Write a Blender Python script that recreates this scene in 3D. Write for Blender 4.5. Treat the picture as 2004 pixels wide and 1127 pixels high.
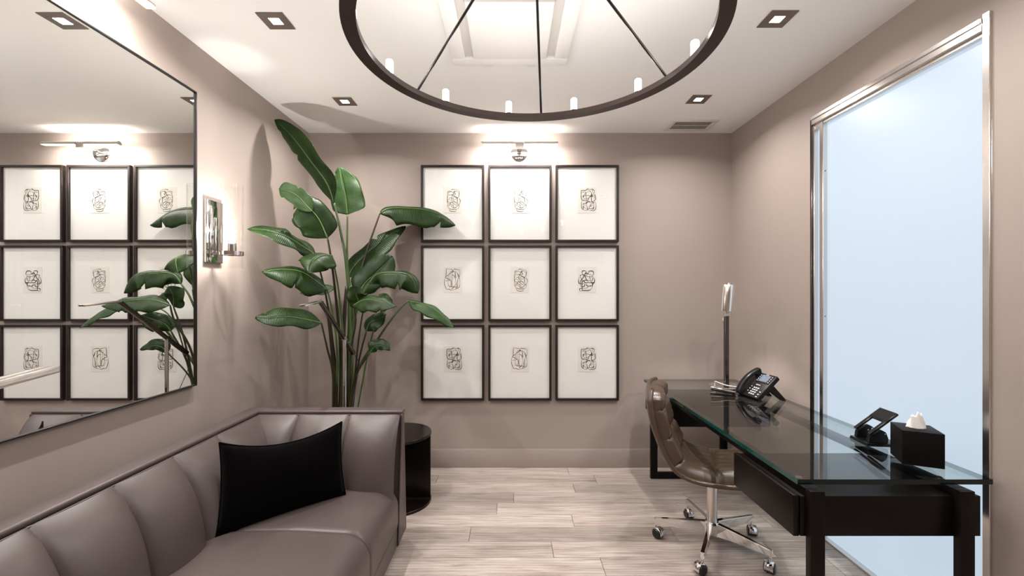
import bpy, bmesh, math, random
from mathutils import Vector, Matrix
random.seed(7)
for o in list(bpy.data.objects):
    bpy.data.objects.remove(o, do_unlink=True)
scene = bpy.context.scene
COL = scene.collection

# ------------------------------------------------------------------ camera
F, CX, CY = 845.0, 1000.0, 572.0          # focal length and vanishing point, in pixels of 2004x1127
CAMZ = 1.44
cd = bpy.data.cameras.new('camera'); cam = bpy.data.objects.new('camera', cd); COL.objects.link(cam)
cam.location = (0, 0, CAMZ); cam.rotation_euler = (math.radians(90), 0, 0)
cd.sensor_fit = 'HORIZONTAL'; cd.sensor_width = 36.0; cd.lens = F / 2004 * 36.0
cd.shift_x = (1002 - CX) / 2004; cd.shift_y = (CY - 563.5) / 2004
cd.clip_start = 0.02
scene.camera = cam

# ------------------------------------------------------------------ world / exposure
w = bpy.data.worlds.new('world'); scene.world = w; w.use_nodes = True
w.node_tree.nodes['Background'].inputs[0].default_value = (0.80, 0.88, 1.0, 1)
w.node_tree.nodes['Background'].inputs[1].default_value = 0.6
vs = scene.view_settings
vs.view_transform = 'Standard'; vs.look = 'None'; vs.gamma = 1.0; vs.use_curve_mapping = False
vs.exposure = 0.12

# light levels
WARM = (1.0, 0.955, 0.91)
CANDLE_W = 1.8
SCONCE_W = 44.0
DOWN_W = 10.5
PICT_W = 12.0
WINDOW_E = 0.66

# ------------------------------------------------------------------ room measures
XL, XR, YB, YR, ZC = -1.668, 1.82, 3.558, -1.50, 2.752

def at_y(px, py, y): return Vector(((px - CX) / F * y, y, CAMZ - (py - CY) / F * y))
def at_z(px, py, z):
    y = (CAMZ - z) * F / (py - CY)
    return Vector(((px - CX) / F * y, y, z))

# ------------------------------------------------------------------ materials
def nmat(name):
    m = bpy.data.materials.new(name); m.use_nodes = True
    nt = m.node_tree
    return m, nt, nt.nodes['Principled BSDF'], nt.nodes, nt.links

def pbr(name, col, rough=0.5, metal=0.0, spec=0.5, bump=0.0, bscale=200.0, var=0.0, vscale=6.0, sheen=0.0, coat=0.0, emit=None, estr=0.0):
    m, nt, b, N, L = nmat(name)
    b.inputs['Base Color'].default_value = (*col, 1)
    b.inputs['Roughness'].default_value = rough
    b.inputs['Metallic'].default_value = metal
    b.inputs['Specular IOR Level'].default_value = spec
    b.inputs['Sheen Weight'].default_value = sheen
    b.inputs['Coat Weight'].default_value = coat
    if emit:
        b.inputs['Emission Color'].default_value = (*emit, 1); b.inputs['Emission Strength'].default_value = estr
    tc = N.new('ShaderNodeTexCoord')
    if bump:
        n = N.new('ShaderNodeTexNoise'); n.inputs['Scale'].default_value = bscale; n.inputs['Detail'].default_value = 3
        L.new(tc.outputs['Object'], n.inputs['Vector'])
        bp = N.new('ShaderNodeBump'); bp.inputs['Strength'].default_value = bump; bp.inputs['Distance'].default_value = 0.002
        L.new(n.outputs['Fac'], bp.inputs['Height']); L.new(bp.outputs['Normal'], b.inputs['Normal'])
    if var:
        n = N.new('ShaderNodeTexNoise'); n.inputs['Scale'].default_value = vscale; n.inputs['Detail'].default_value = 4
        L.new(tc.outputs['Object'], n.inputs['Vector'])
        r = N.new('ShaderNodeValToRGB')
        r.color_ramp.elements[0].color = (*[c * (1 - var) for c in col], 1)
        r.color_ramp.elements[1].color = (*[min(1, c * (1 + var)) for c in col], 1)
        r.color_ramp.elements[0].position = 0.3; r.color_ramp.elements[1].position = 0.7
        L.new(n.outputs['Fac'], r.inputs['Fac']); L.new(r.outputs['Color'], b.inputs['Base Color'])
    return m

def emission(name, col, strength):
    m, nt, b, N, L = nmat(name)
    b.inputs['Base Color'].default_value = (0.9, 0.9, 0.9, 1)
    b.inputs['Emission Color'].default_value = (*col, 1)
    b.inputs['Emission Strength'].default_value = strength
    return m

def thin_glass(name, tint=(1, 1, 1), rough=0.0, f0=0.04, extra=0.0):
    """thin pane: transparent with a Schlick reflection that is the same from both sides"""
    m, nt, b, N, L = nmat(name); N.remove(b)
    out = N['Material Output']
    tr = N.new('ShaderNodeBsdfTransparent'); tr.inputs[0].default_value = (*tint, 1)
    gl = N.new('ShaderNodeBsdfGlossy'); gl.inputs['Roughness'].default_value = rough
    lw = N.new('ShaderNodeLayerWeight'); lw.inputs['Blend'].default_value = 0.5
    pw = N.new('ShaderNodeMath'); pw.operation = 'POWER'; pw.inputs[1].default_value = 5.0
    L.new(lw.outputs['Facing'], pw.inputs[0])
    ma = N.new('ShaderNodeMath'); ma.operation = 'MULTIPLY_ADD'; ma.inputs[1].default_value = 1 - f0; ma.inputs[2].default_value = f0
    L.new(pw.outputs[0], ma.inputs[0])
    mx = N.new('ShaderNodeMixShader')
    L.new(ma.outputs[0], mx.inputs[0])
    L.new(tr.outputs[0], mx.inputs[1]); L.new(gl.outputs[0], mx.inputs[2])
    L.new(mx.outputs[0], out.inputs['Surface'])
    return m

M = {}
M['wall'] = pbr('taupe_paint', (0.362, 0.299, 0.266), 0.6, spec=0.3, bump=0.08, bscale=350, var=0.015, vscale=1.5)
M['base'] = pbr('taupe_trim', (0.350, 0.290, 0.262), 0.42, bump=0.03, bscale=300)
M['ceil'] = pbr('ceiling_paint', (0.91, 0.893, 0.868), 0.6, spec=0.3, bump=0.04, bscale=300)
M['white'] = pbr('white_plastic', (0.86, 0.84, 0.81), 0.45, bump=0.02)
M['offwhite'] = pbr('vent_white', (0.70, 0.665, 0.63), 0.45, bump=0.02)
M['slat'] = pbr('vent_slat', (0.40, 0.37, 0.345), 0.45)
M['ventdark'] = pbr('vent_dark', (0.10, 0.085, 0.075), 0.6, bump=0.02)
M['sub'] = pbr('underlay', (0.10, 0.085, 0.075), 0.9, bump=0.05)
M['chrome'] = pbr('chrome', (0.86, 0.85, 0.84), 0.06, 1.0, bump=0.01, bscale=900)
M['nickel'] = pbr('brushed_nickel', (0.70, 0.655, 0.61), 0.28, 1.0, bump=0.03, bscale=600)
M['steel'] = pbr('steel_frame', (0.72, 0.68, 0.65), 0.24, 1.0, bump=0.03, bscale=500)
M['bronze'] = pbr('bronze', (0.056, 0.033, 0.029), 0.42, 0.25, bump=0.02)
M['trimbrown'] = pbr('downlight_trim', (0.17, 0.135, 0.115), 0.4, 0.6, bump=0.02)
M['blackmetal'] = pbr('black_metal', (0.012, 0.010, 0.010), 0.35, 0.2, bump=0.02)
M['cable'] = pbr('black_cable', (0.012, 0.010, 0.010), 0.5, bump=0.02)
M['whitecable'] = pbr('white_cable', (0.75, 0.73, 0.70), 0.5, bump=0.02)
M['frame'] = pbr('frame_wood', (0.016, 0.0095, 0.0085), 0.42, spec=0.35, bump=0.06, bscale=120, var=0.2, vscale=20)
M['mat'] = pbr('mat_board', (0.84, 0.825, 0.795), 0.8, bump=0.04, bscale=400)
M['paper'] = pbr('drawing_paper', (0.80, 0.765, 0.70), 0.85, bump=0.08, bscale=400)
M['ink'] = pbr('ink', (0.012, 0.010, 0.010), 0.7, bump=0.02)
M['picglass'] = thin_glass('picture_glass', (0.99, 0.99, 0.99), 0.0, 0.03)
M['mirror'] = pbr('mirror_silver', (0.90, 0.90, 0.875), 0.0, 1.0)
M['shade'] = thin_glass('sconce_glass', (0.97, 0.97, 0.96), 0.0, 0.04)
M['tableglass'] = thin_glass('desk_glass', (0.86, 0.89, 0.875), 0.0, 0.055)
M['glassedge'] = pbr('desk_glass_edge', (0.001, 0.009, 0.009), 0.10, spec=0.5)
M['gunmetal'] = pbr('gunmetal', (0.16, 0.14, 0.13), 0.16, 1.0)
M['shadenickel'] = pbr('lamp_shade_nickel', (0.88, 0.85, 0.81), 0.16, 1.0)
M['edge_clear'] = thin_glass('desk_glass_edge_clear', (0.40, 0.46, 0.44), 0.0, 0.05)
M['edge_teal'] = pbr('desk_glass_edge_teal', (0.001, 0.062, 0.053), 0.08, spec=0.6)
M['darkwood'] = pbr('espresso_wood', (0.006, 0.0036, 0.0032), 0.36, spec=0.18, bump=0.08, bscale=90, var=0.25, vscale=14)
M['tabledark'] = pbr('side_table_lacquer', (0.006, 0.0036, 0.0030), 0.24, spec=0.3, bump=0.02)
M['copper'] = pbr('copper_line', (0.42, 0.24, 0.15), 0.3, 1.0)
M['leather'] = pbr('mauve_leather', (0.074, 0.0555, 0.0535), 0.38, spec=0.45, bump=0.12, bscale=420, var=0.05, vscale=5)
M['piping'] = pbr('mauve_piping', (0.06, 0.043, 0.041), 0.45, bump=0.08, bscale=400)
M['brown'] = pbr('brown_leather', (0.070, 0.044, 0.028), 0.27, spec=0.5, bump=0.14, bscale=300, var=0.12, vscale=9)
M['velvet'] = pbr('black_velvet', (0.0016, 0.0013, 0.0013), 0.95, spec=0.03, sheen=0.012, bump=0.4, bscale=45)
M['plastic'] = pbr('black_plastic', (0.004, 0.0035, 0.004), 0.28, spec=0.35, bump=0.04, bscale=500)
M['plasticmat'] = pbr('black_plastic_matt', (0.006, 0.005, 0.005), 0.42, spec=0.25, bump=0.05, bscale=500)
M['keys'] = pbr('phone_keys', (0.62, 0.60, 0.58), 0.5)
M['screen'] = pbr('phone_screen', (0.09, 0.11, 0.14), 0.12, emit=(0.35, 0.42, 0.52), estr=0.12)
M['boxblack'] = pbr('tissue_box', (0.004, 0.0034, 0.0034), 0.5, spec=0.15, bump=0.05, bscale=200)
M['tissue'] = pbr('tissue', (0.88, 0.86, 0.82), 0.9, bump=0.1, bscale=120)
M['rubber'] = pbr('rubber', (0.010, 0.010, 0.010), 0.3, bump=0.02)
M['pot'] = pbr('pot_ceramic', (0.05, 0.045, 0.042), 0.45, bump=0.06, bscale=60)
M['soil'] = pbr('soil', (0.035, 0.024, 0.017), 0.95, bump=0.8, bscale=60)
M['lamp_on'] = emission('lamp_lens', (1.0, 0.95, 0.90), 14.0)
M['candle'] = emission('candle_tube', (1.0, 0.97, 0.94), 6.0)
M['bulb'] = emission('sconce_bulb', (1.0, 0.93, 0.84), 14.0)
M['strip'] = emission('led_strip', (1.0, 0.93, 0.85), 10.0)

def window_mat():
    m, nt, b, N, L = nmat('frosted_glass')
    b.inputs['Base Color'].default_value = (0.12, 0.13, 0.14, 1)
    b.inputs['Roughness'].default_value = 0.35
    b.inputs['Emission Color'].default_value = (0.70, 0.845, 1.0, 1)
    b.inputs['Emission Strength'].default_value = WINDOW_E
    return m
M['frost'] = window_mat()

def floor_mat():
    m, nt, b, N, L = nmat('plank_wood')
    tc = N.new('ShaderNodeTexCoord'); oi = N.new('ShaderNodeObjectInfo')
    add = N.new('ShaderNodeVectorMath'); add.operation = 'ADD'
    sc = N.new('ShaderNodeVectorMath'); sc.operation = 'SCALE'
    comb = N.new('ShaderNodeCombineXYZ')
    for i in range(3): L.new(oi.outputs['Random'], comb.inputs[i])
    L.new(comb.outputs[0], sc.inputs[0]); sc.inputs['Scale'].default_value = 37.0
    L.new(tc.outputs['Object'], add.inputs[0]); L.new(sc.outputs[0], add.inputs[1])
    mp = N.new('ShaderNodeMapping'); mp.inputs['Scale'].default_value = (1.9, 17.0, 1.0)
    L.new(add.outputs[0], mp.inputs[0])
    n1 = N.new('ShaderNodeTexNoise'); n1.inputs['Scale'].default_value = 1.6; n1.inputs['Detail'].default_value = 7; n1.inputs['Roughness'].default_value = 0.62; n1.inputs['Distortion'].default_value = 0.6
    L.new(mp.outputs[0], n1.inputs['Vector'])
    mp2 = N.new('ShaderNodeMapping'); mp2.inputs['Scale'].default_value = (0.9, 6.5, 1.0)
    L.new(add.outputs[0], mp2.inputs[0])
    wv = N.new('ShaderNodeTexWave'); wv.wave_type = 'BANDS'; wv.bands_direction = 'Y'
    wv.inputs['Scale'].default_value = 2.2; wv.inputs['Distortion'].default_value = 9.0; wv.inputs['Detail'].default_value = 2.0; wv.inputs['Detail Scale'].default_value = 0.9
    L.new(mp2.outputs[0], wv.inputs['Vector'])
    r1 = N.new('ShaderNodeValToRGB')
    r1.color_ramp.elements[0].position = 0.27; r1.color_ramp.elements[0].color = (0.31, 0.243, 0.208, 1)
    r1.color_ramp.elements[1].position = 0.66; r1.color_ramp.elements[1].color = (0.60, 0.525, 0.475, 1)
    e = r1.color_ramp.elements.new(0.47); e.color = (0.48, 0.402, 0.357, 1)
    L.new(n1.outputs['Fac'], r1.inputs['Fac'])
    mx = N.new('ShaderNodeMix'); mx.data_type = 'RGBA'; mx.blend_type = 'MULTIPLY'; mx.inputs[0].default_value = 0.32
    r2 = N.new('ShaderNodeValToRGB'); r2.color_ramp.elements[0].position = 0.15; r2.color_ramp.elements[0].color = (0.45, 0.40, 0.37, 1); r2.color_ramp.elements[1].position = 0.6
    L.new(wv.outputs['Fac'], r2.inputs['Fac'])
    L.new(r1.outputs['Color'], mx.inputs[6]); L.new(r2.outputs['Color'], mx.inputs[7])
    mr = N.new('ShaderNodeMapRange'); mr.inputs[3].default_value = 0.74; mr.inputs[4].default_value = 1.08
    L.new(oi.outputs['Random'], mr.inputs[0])
    vm = N.new('ShaderNodeVectorMath'); vm.operation = 'SCALE'
    L.new(mx.outputs[2], vm.inputs[0]); L.new(mr.outputs[0], vm.inputs['Scale'])
    L.new(vm.outputs[0], b.inputs['Base Color'])
    b.inputs['Roughness'].default_value = 0.42; b.inputs['Specular IOR Level'].default_value = 0.4
    bp = N.new('ShaderNodeBump'); bp.inputs['Strength'].default_value = 0.12; bp.inputs['Distance'].default_value = 0.002
    L.new(n1.outputs['Fac'], bp.inputs['Height']); L.new(bp.outputs[0], b.inputs['Normal'])
    return m
M['plank'] = floor_mat()

def leaf_mat(name, c0, c1):
    m, nt, b, N, L = nmat(name)
    tc = N.new('ShaderNodeTexCoord')
    wv = N.new('ShaderNodeTexWave'); wv.bands_direction = 'X'; wv.inputs['Scale'].default_value = 15.0; wv.inputs['Distortion'].default_value = 0.8
    L.new(tc.outputs['UV'], wv.inputs['Vector'])
    no = N.new('ShaderNodeTexNoise'); no.inputs['Scale'].default_value = 5.0
    L.new(tc.outputs['UV'], no.inputs['Vector'])
    mxn = N.new('ShaderNodeMath'); mxn.operation = 'MULTIPLY_ADD'; mxn.inputs[1].default_value = 0.35
    L.new(wv.outputs['Fac'], mxn.inputs[0]); L.new(no.outputs['Fac'], mxn.inputs[2])
    r = N.new('ShaderNodeValToRGB'); r.color_ramp.elements[0].color = (*c0, 1); r.color_ramp.elements[1].color = (*c1, 1)
    r.color_ramp.elements[0].position = 0.35; r.color_ramp.elements[1].position = 0.95
    L.new(mxn.outputs[0], r.inputs['Fac']); L.new(r.outputs['Color'], b.inputs['Base Color'])
    b.inputs['Roughness'].default_value = 0.38; b.inputs['Specular IOR Level'].default_value = 0.24
    bp = N.new('ShaderNodeBump'); bp.inputs['Strength'].default_value = 0.25; bp.inputs['Distance'].default_value = 0.003
    L.new(wv.outputs['Fac'], bp.inputs['Height']); L.new(bp.outputs[0], b.inputs['Normal'])
    out = N['Material Output']
    tl = N.new('ShaderNodeBsdfTranslucent'); tl.inputs[0].default_value = (c1[0] * 1.5, c1[1] * 1.6, c1[2], 1)
    ms = N.new('ShaderNodeMixShader'); ms.inputs[0].default_value = 0.07
    L.new(b.outputs[0], ms.inputs[1]); L.new(tl.outputs[0], ms.inputs[2]); L.new(ms.outputs[0], out.inputs['Surface'])
    return m
M['leaf'] = leaf_mat('leaf_green', (0.0046, 0.0140, 0.0020), (0.0165, 0.0410, 0.0065))
M['leaf_light'] = leaf_mat('leaf_fresh', (0.011, 0.032, 0.007), (0.040, 0.085, 0.022))
M['rib'] = pbr('leaf_rib', (0.085, 0.14, 0.045), 0.4, bump=0.05)
M['stemgreen'] = pbr('stem_green', (0.055, 0.095, 0.027), 0.4, bump=0.06, bscale=80, var=0.25, vscale=4)
M['stembrown'] = pbr('stem_brown', (0.022, 0.019, 0.007), 0.45, bump=0.06, bscale=80, var=0.3, vscale=4)

# ------------------------------------------------------------------ object helpers
def tag(o, label=None, cat=None, group=None, kind=None):
    if label: o['label'] = label
    if cat: o['category'] = cat
    if group: o['group'] = group
    if kind: o['kind'] = kind
    return o

def thing(name, label, cat, loc, rotz=0.0, group=None):
    o = bpy.data.objects.new(name, None); COL.objects.link(o)
    o.empty_display_size = 0.1; o.location = loc; o.rotation_euler = (0, 0, rotz)
    return tag(o, label, cat, group)

def mesh_obj(name, verts, faces, mat, parent=None, smooth=False, loc=(0, 0, 0), uvs=None):
    me = bpy.data.meshes.new(name); me.from_pydata([tuple(v) for v in verts], [], faces); me.update()
    if uvs:
        ul = me.uv_layers.new(name='uv')
        for lp in me.loops: ul.data[lp.index].uv = uvs[lp.vertex_index]
    if smooth:
        me.polygons.foreach_set('use_smooth', [True] * len(me.polygons))
    me.materials.append(M[mat] if isinstance(mat, str) else mat)
    o = bpy.data.objects.new(name, me); COL.objects.link(o); o.location = loc
    if parent: o.parent = parent
    return o

def bm_obj(name, bm, mat, parent=None, smooth=False, loc=(0, 0, 0), auto=None):
    me = bpy.data.meshes.new(name); bmesh.ops.recalc_face_normals(bm, faces=bm.faces)
    bm.to_mesh(me); bm.free()
    me.materials.append(M[mat])
    if smooth: me.polygons.foreach_set('use_smooth', [True] * len(me.polygons))
    if auto is not None:
        me.polygons.foreach_set('use_smooth', [True] * len(me.polygons)); me.set_sharp_from_angle(angle=math.radians(auto))
    o = bpy.data.objects.new(name, me); COL.objects.link(o); o.location = loc
    if parent: o.parent = parent
    return o

def b_box(bm, x0, x1, y0, y1, z0, z1, bevel=0.0, seg=2, mtx=None):
    r = bmesh.ops.create_cube(bm, size=1.0)
    vs_ = r['verts']
    for v in vs_:
        v.co = Vector((x0 + (v.co.x + .5) * (x1 - x0), y0 + (v.co.y + .5) * (y1 - y0), z0 + (v.co.z + .5) * (z1 - z0)))
    if bevel:
        es = list({e for v in vs_ for e in v.link_edges})
        rr = bmesh.ops.bevel(bm, geom=es, offset=bevel, segments=seg, affect='EDGES', profile=0.5)
        vs_ = list({v for f in rr['faces'] for v in f.verts} | {v for v in vs_ if v.is_valid})
    if mtx is not None:
        for v in vs_: v.co = mtx @ v.co
    return vs_

def box(name, x0, x1, y0, y1, z0, z1, mat, parent=None, bevel=0.0, seg=2, mtx=None, loc=(0, 0, 0)):
    bm = bmesh.new(); b_box(bm, x0, x1, y0, y1, z0, z1, bevel, seg, mtx)
    return bm_obj(name, bm, mat, parent, loc=loc, auto=40 if bevel else None)

def frame_z(d):
    d = Vector(d).normalized()
    up = Vector((0, 0, 1)) if abs(d.z) < 0.95 else Vector((1, 0, 0))
    x = up.cross(d).normalized(); y = d.cross(x)
    return x, y, d

def b_cyl(bm, p0, p1, r0, r1=None, seg=24, caps=True):
    r1 = r0 if r1 is None else r1
    p0, p1 = Vector(p0), Vector(p1); x, y, d = frame_z(p1 - p0)
    A = [bm.verts.new(p0 + (x * math.cos(2 * math.pi * i / seg) + y * math.sin(2 * math.pi * i / seg)) * r0) for i in range(seg)]
    B = [bm.verts.new(p1 + (x * math.cos(2 * math.pi * i / seg) + y * math.sin(2 * math.pi * i / seg)) * r1) for i in range(seg)]
    for i in range(seg): bm.faces.new((A[i], A[(i + 1) % seg], B[(i + 1) % seg], B[i]))
    if caps: bm.faces.new(A[::-1]); bm.faces.new(B)

def cyl(name, p0, p1, r0, mat, parent=None, r1=None, seg=24, caps=True, loc=(0, 0, 0)):
    bm = bmesh.new(); b_cyl(bm, p0, p1, r0, r1, seg, caps)
    return bm_obj(name, bm, mat, parent, loc=loc, auto=40)

def b_lathe(bm, prof, c=(0, 0, 0), seg=32, axis=None):
    c = Vector(c)
    if axis is None: X, Y, Z = Vector((1, 0, 0)), Vector((0, 1, 0)), Vector((0, 0, 1))
    else: X, Y, Z = frame_z(axis)
    rings = []
    for r, h in prof:
        rings.append([bm.verts.new(c + Z * h + (X * math.cos(2 * math.pi * i / seg) + Y * math.sin(2 * math.pi * i / seg)) * max(r, 1e-5)) for i in range(seg)])
    for a, b in zip(rings, rings[1:]):
        for i in range(seg): bm.faces.new((a[i], a[(i + 1) % seg], b[(i + 1) % seg], b[i]))
    return rings

def lathe(name, prof, mat, parent=None, c=(0, 0, 0), seg=32, axis=None, auto=35):
    bm = bmesh.new(); b_lathe(bm, prof, c, seg, axis); bmesh.ops.remove_doubles(bm, verts=bm.verts, dist=2e-5)
    return bm_obj(name, bm, mat, parent, auto=auto)

def catmull(pts, n=8, closed=False):
    pts = [Vector(p) for p in pts]; out = []
    m = len(pts)
    for i in range(m if closed else m - 1):
        if closed: p0, p1, p2, p3 = pts[i - 1], pts[i], pts[(i + 1) % m], pts[(i + 2) % m]
        else: p0, p1, p2, p3 = pts[max(i - 1, 0)], pts[i], pts[i + 1], pts[min(i + 2, m - 1)]
        for k in range(n):
            t = k / n
            out.append(0.5 * ((2 * p1) + (p2 - p0) * t + (2 * p0 - 5 * p1 + 4 * p2 - p3) * t * t + (3 * p1 - p0 - 3 * p2 + p3) * t ** 3))
    if not closed: out.append(pts[-1].copy())
    return out

def b_tube(bm, pts, rad, seg=8, caps=True):
    n = len(pts); rings = []
    X = None
    for i, p in enumerate(pts):
        d = (pts[min(i + 1, n - 1)] - pts[max(i - 1, 0)])
        if d.length < 1e-9: d = Vector((0, 0, 1))
        d.normalize()
        if X is None: X = frame_z(d)[0]
        X = (X - d * X.dot(d)).normalized(); Y = d.cross(X)
        r = rad(i / (n - 1)) if callable(rad) else rad
        rings.append([bm.verts.new(p + (X * math.cos(2 * math.pi * k / seg) + Y * math.sin(2 * math.pi * k / seg)) * r) for k in range(seg)])
    for a, b in zip(rings, rings[1:]):
        for i in range(seg): bm.faces.new((a[i], a[(i + 1) % seg], b[(i + 1) % seg], b[i]))
    if caps: bm.faces.new(rings[0][::-1]); bm.faces.new(rings[-1])

def tube(name, pts, rad, mat, parent=None, seg=8, n=8):
    bm = bmesh.new(); b_tube(bm, catmull(pts, n), rad, seg)
    return bm_obj(name, bm, mat, parent, smooth=True)

def grid(name, fn, nu, nv, mat, parent=None, closed_back=None):
    """heightfield-like surface: fn(u,v)->Vector, u,v in 0..1"""
    V = [fn(i / nu, j / nv) for i in range(nu + 1) for j in range(nv + 1)]
    Fc = [(i * (nv + 1) + j, (i + 1) * (nv + 1) + j, (i + 1) * (nv + 1) + j + 1, i * (nv + 1) + j + 1) for i in range(nu) for j in range(nv)]
    return mesh_obj(name, V, Fc, mat, parent, smooth=True)

def solid(o, th, off=-1.0):
    md = o.modifiers.new('thickness', 'SOLIDIFY'); md.thickness = th; md.offset = off
    return o

def point_light(name, loc, watts, radius, color, parent=None):
    ld = bpy.data.lights.new(name, 'POINT'); ld.energy = watts; ld.shadow_soft_size = radius; ld.color = color
    o = bpy.data.objects.new(name, ld); COL.objects.link(o); o.location = loc
    if parent: o.parent = parent
    return o

def area_light(name, loc, rot, watts, sx, sy, color, parent=None, spread=math.pi):
    ld = bpy.data.lights.new(name, 'AREA'); ld.energy = watts; ld.shape = 'RECTANGLE'; ld.size = sx; ld.size_y = sy; ld.color = color; ld.spread = spread
    o = bpy.data.objects.new(name, ld); COL.objects.link(o); o.location = loc; o.rotation_euler = rot
    if parent: o.parent = parent
    return o

def copy_tree(o, parent=None):
    c = o.copy(); COL.objects.link(c); c.parent = parent
    for ch in list(o.children): copy_tree(ch, c)
    return c

# ================================================================== THE ROOM
T = 0.12
fl = tag(box('floor', XL - T, XR + T, YR - T, YB + T, -0.10, -0.012, 'sub'), 'pale greige wood plank floor laid across the room', 'floor', kind='structure')
PW = 0.1515
y = YB; row = 0
rnd = random.Random(3)
while y > YR + 0.01:
    y1 = y; y0 = max(y - PW, YR)
    x = XL - rnd.uniform(0.05, 1.15)
    while x < XR:
        x0, x1 = max(x, XL), min(x + 1.22, XR)
        if x1 - x0 > 0.01:
            g = 0.0011
            hx, hy = (x1 - x0) / 2 - g, (y1 - y0) / 2 - g
            bm = bmesh.new()
            zt = -rnd.uniform(0, 0.0003)
            vv = [(-hx, -hy, -.012), (hx, -hy, -.012), (hx, hy, -.012), (-hx, hy, -.012)]
            c = 0.0012
            vm = [(-hx, -hy, -c), (hx, -hy, -c), (hx, hy, -c), (-hx, hy, -c)]
            vt = [(-hx + c, -hy + c, zt), (hx - c, -hy + c, zt), (hx - c, hy - c, zt), (-hx + c, hy - c, zt)]
            fs = [(3, 2, 1, 0), (8, 9, 10, 11)]
            for i in range(4):
                j = (i + 1) % 4
                fs += [(i, j, 4 + j, 4 + i), (4 + i, 4 + j, 8 + j, 8 + i)]
            mesh_obj('plank', vv + vm + vt, fs, 'plank', fl, loc=((x0 + x1) / 2, (y0 + y1) / 2, 0))
        x += 1.22
    y -= PW; row += 1

tag(box('ceiling', XL - T, XR + T, YR - T, YB + T, ZC, ZC + 0.1, 'ceil'), 'smooth off-white ceiling', 'ceiling', kind='structure')
tag(box('wall_left', XL - T, XL, YR, YB, 0, ZC, 'wall'), 'taupe wall behind the sofa', 'wall', kind='structure')
tag(box('wall_back', XL - T, XR + T, YB, YB + T, 0, ZC, 'wall'), 'taupe wall behind the nine framed drawings', 'wall', kind='structure')
tag(box('wall_rear', XL - T, XR + T, YR - T, YR, 0, ZC, 'wall'), 'taupe wall opposite the framed drawings', 'wall', kind='structure')
# right wall with the tall opening
WY0, WY1, WZ = 1.634, 2.607, 2.495
bm = bmesh.new()
b_box(bm, XR, XR + T, YR, WY0, 0, ZC); b_box(bm, XR, XR + T, WY1, YB, 0, ZC); b_box(bm, XR, XR + T, WY0, WY1, WZ, ZC)
tag(bm_obj('wall_right', bm, 'wall'), 'taupe wall around the frosted glass panel', 'wall', kind='structure')
BH, BT = 0.152, 0.014
def basebd(name, x0, x1, y0, y1, lab):
    o = box(name, x0, x1, y0, y1, 0, BH, 'base', bevel=0.003); tag(o, lab, 'baseboard', kind='structure')
basebd('baseboard_back', XL, XR, YB - BT, YB, 'taupe baseboard below the framed drawings')
basebd('baseboard_left', XL, XL + BT, YR, YB - BT, 'taupe baseboard behind the sofa')
bmr = bmesh.new(); b_box(bmr, XR - BT, XR, WY1 + .035, YB - BT, 0, BH, 0.003); b_box(bmr, XR - BT, XR, YR, WY0 - .02, 0, BH, 0.003)
tag(bm_obj('baseboard_right', bmr, 'base'), 'taupe baseboard on the wall with the frosted panel', 'baseboard', kind='structure')

# window: frosted full-height panel in a steel frame
win = thing('window_1', 'tall frosted glass panel in a brushed steel frame on the right wall', 'window', (XR, (WY0 + WY1) / 2, 0)); win['kind'] = 'structure'
wy0, wy1 = WY0 - win.location.y, WY1 - win.location.y
def wbox(name, x0, x1, y0, y1, z0, z1, mat, bev=0.0015, parent=win): return box(name, x0, x1, y0, y1, z0, z1, mat, parent, bev, 1)
wbox('pane', 0.028, 0.038, wy0 + .012, wy1 - .084, 0.010, WZ - .055, 'frost', 0)
wbox('jamb', 0.0, 0.11, wy0, wy0 + 0.012, 0, WZ, 'steel')
wbox('casing', -0.010, 0.0, wy0 - 0.001, wy0 + 0.025, 0, WZ + 0.012, 'steel')
wbox('jamb', 0.0, 0.11, wy1 - 0.014, wy1 + 0.004, 0, WZ, 'steel')
wbox('header', -0.012, 0.040, wy0 + 0.025, wy1 - 0.006, WZ - 0.050, WZ, 'steel')
wbox('header_trim', -0.018, -0.012, wy0 + 0.025, wy1 - 0.006, WZ - 0.022, WZ - 0.002, 'steel')
wbox('channel', 0.004, 0.028, wy0 + 0.012, wy1 - 0.084, WZ - 0.066, WZ - 0.050, 'nickel')
wbox('stile', 0.002, 0.040, wy1 - 0.084, wy1 - 0.056, 0.0, WZ - 0.05, 'steel')
wbox('side_light', 0.026, 0.036, wy1 - 0.056, wy1 - 0.014, 0.012, WZ - 0.085, 'frost', 0)
wbox('side_light_cap', 0.004, 0.040, wy1 - 0.056, wy1 - 0.014, WZ - 0.085, WZ - 0.05, 'steel')
wbox('threshold', -0.004, 0.028, wy0 + 0.025, wy1 - 0.014, 0.0, 0.010, 'nickel')
wbox('casing', -0.008, 0.0, wy1 - 0.004, wy1 + 0.010, 0, WZ + 0.002, 'gunmetal')
for zz in (0.6, 1.3, 2.15):
    bm = bmesh.new(); b_cyl(bm, (0.016, wy1 - 0.084, zz), (0.016, wy1 - 0.0855, zz), 0.003, seg=10); bm_obj('screw', bm, 'blackmetal', win)

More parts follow.
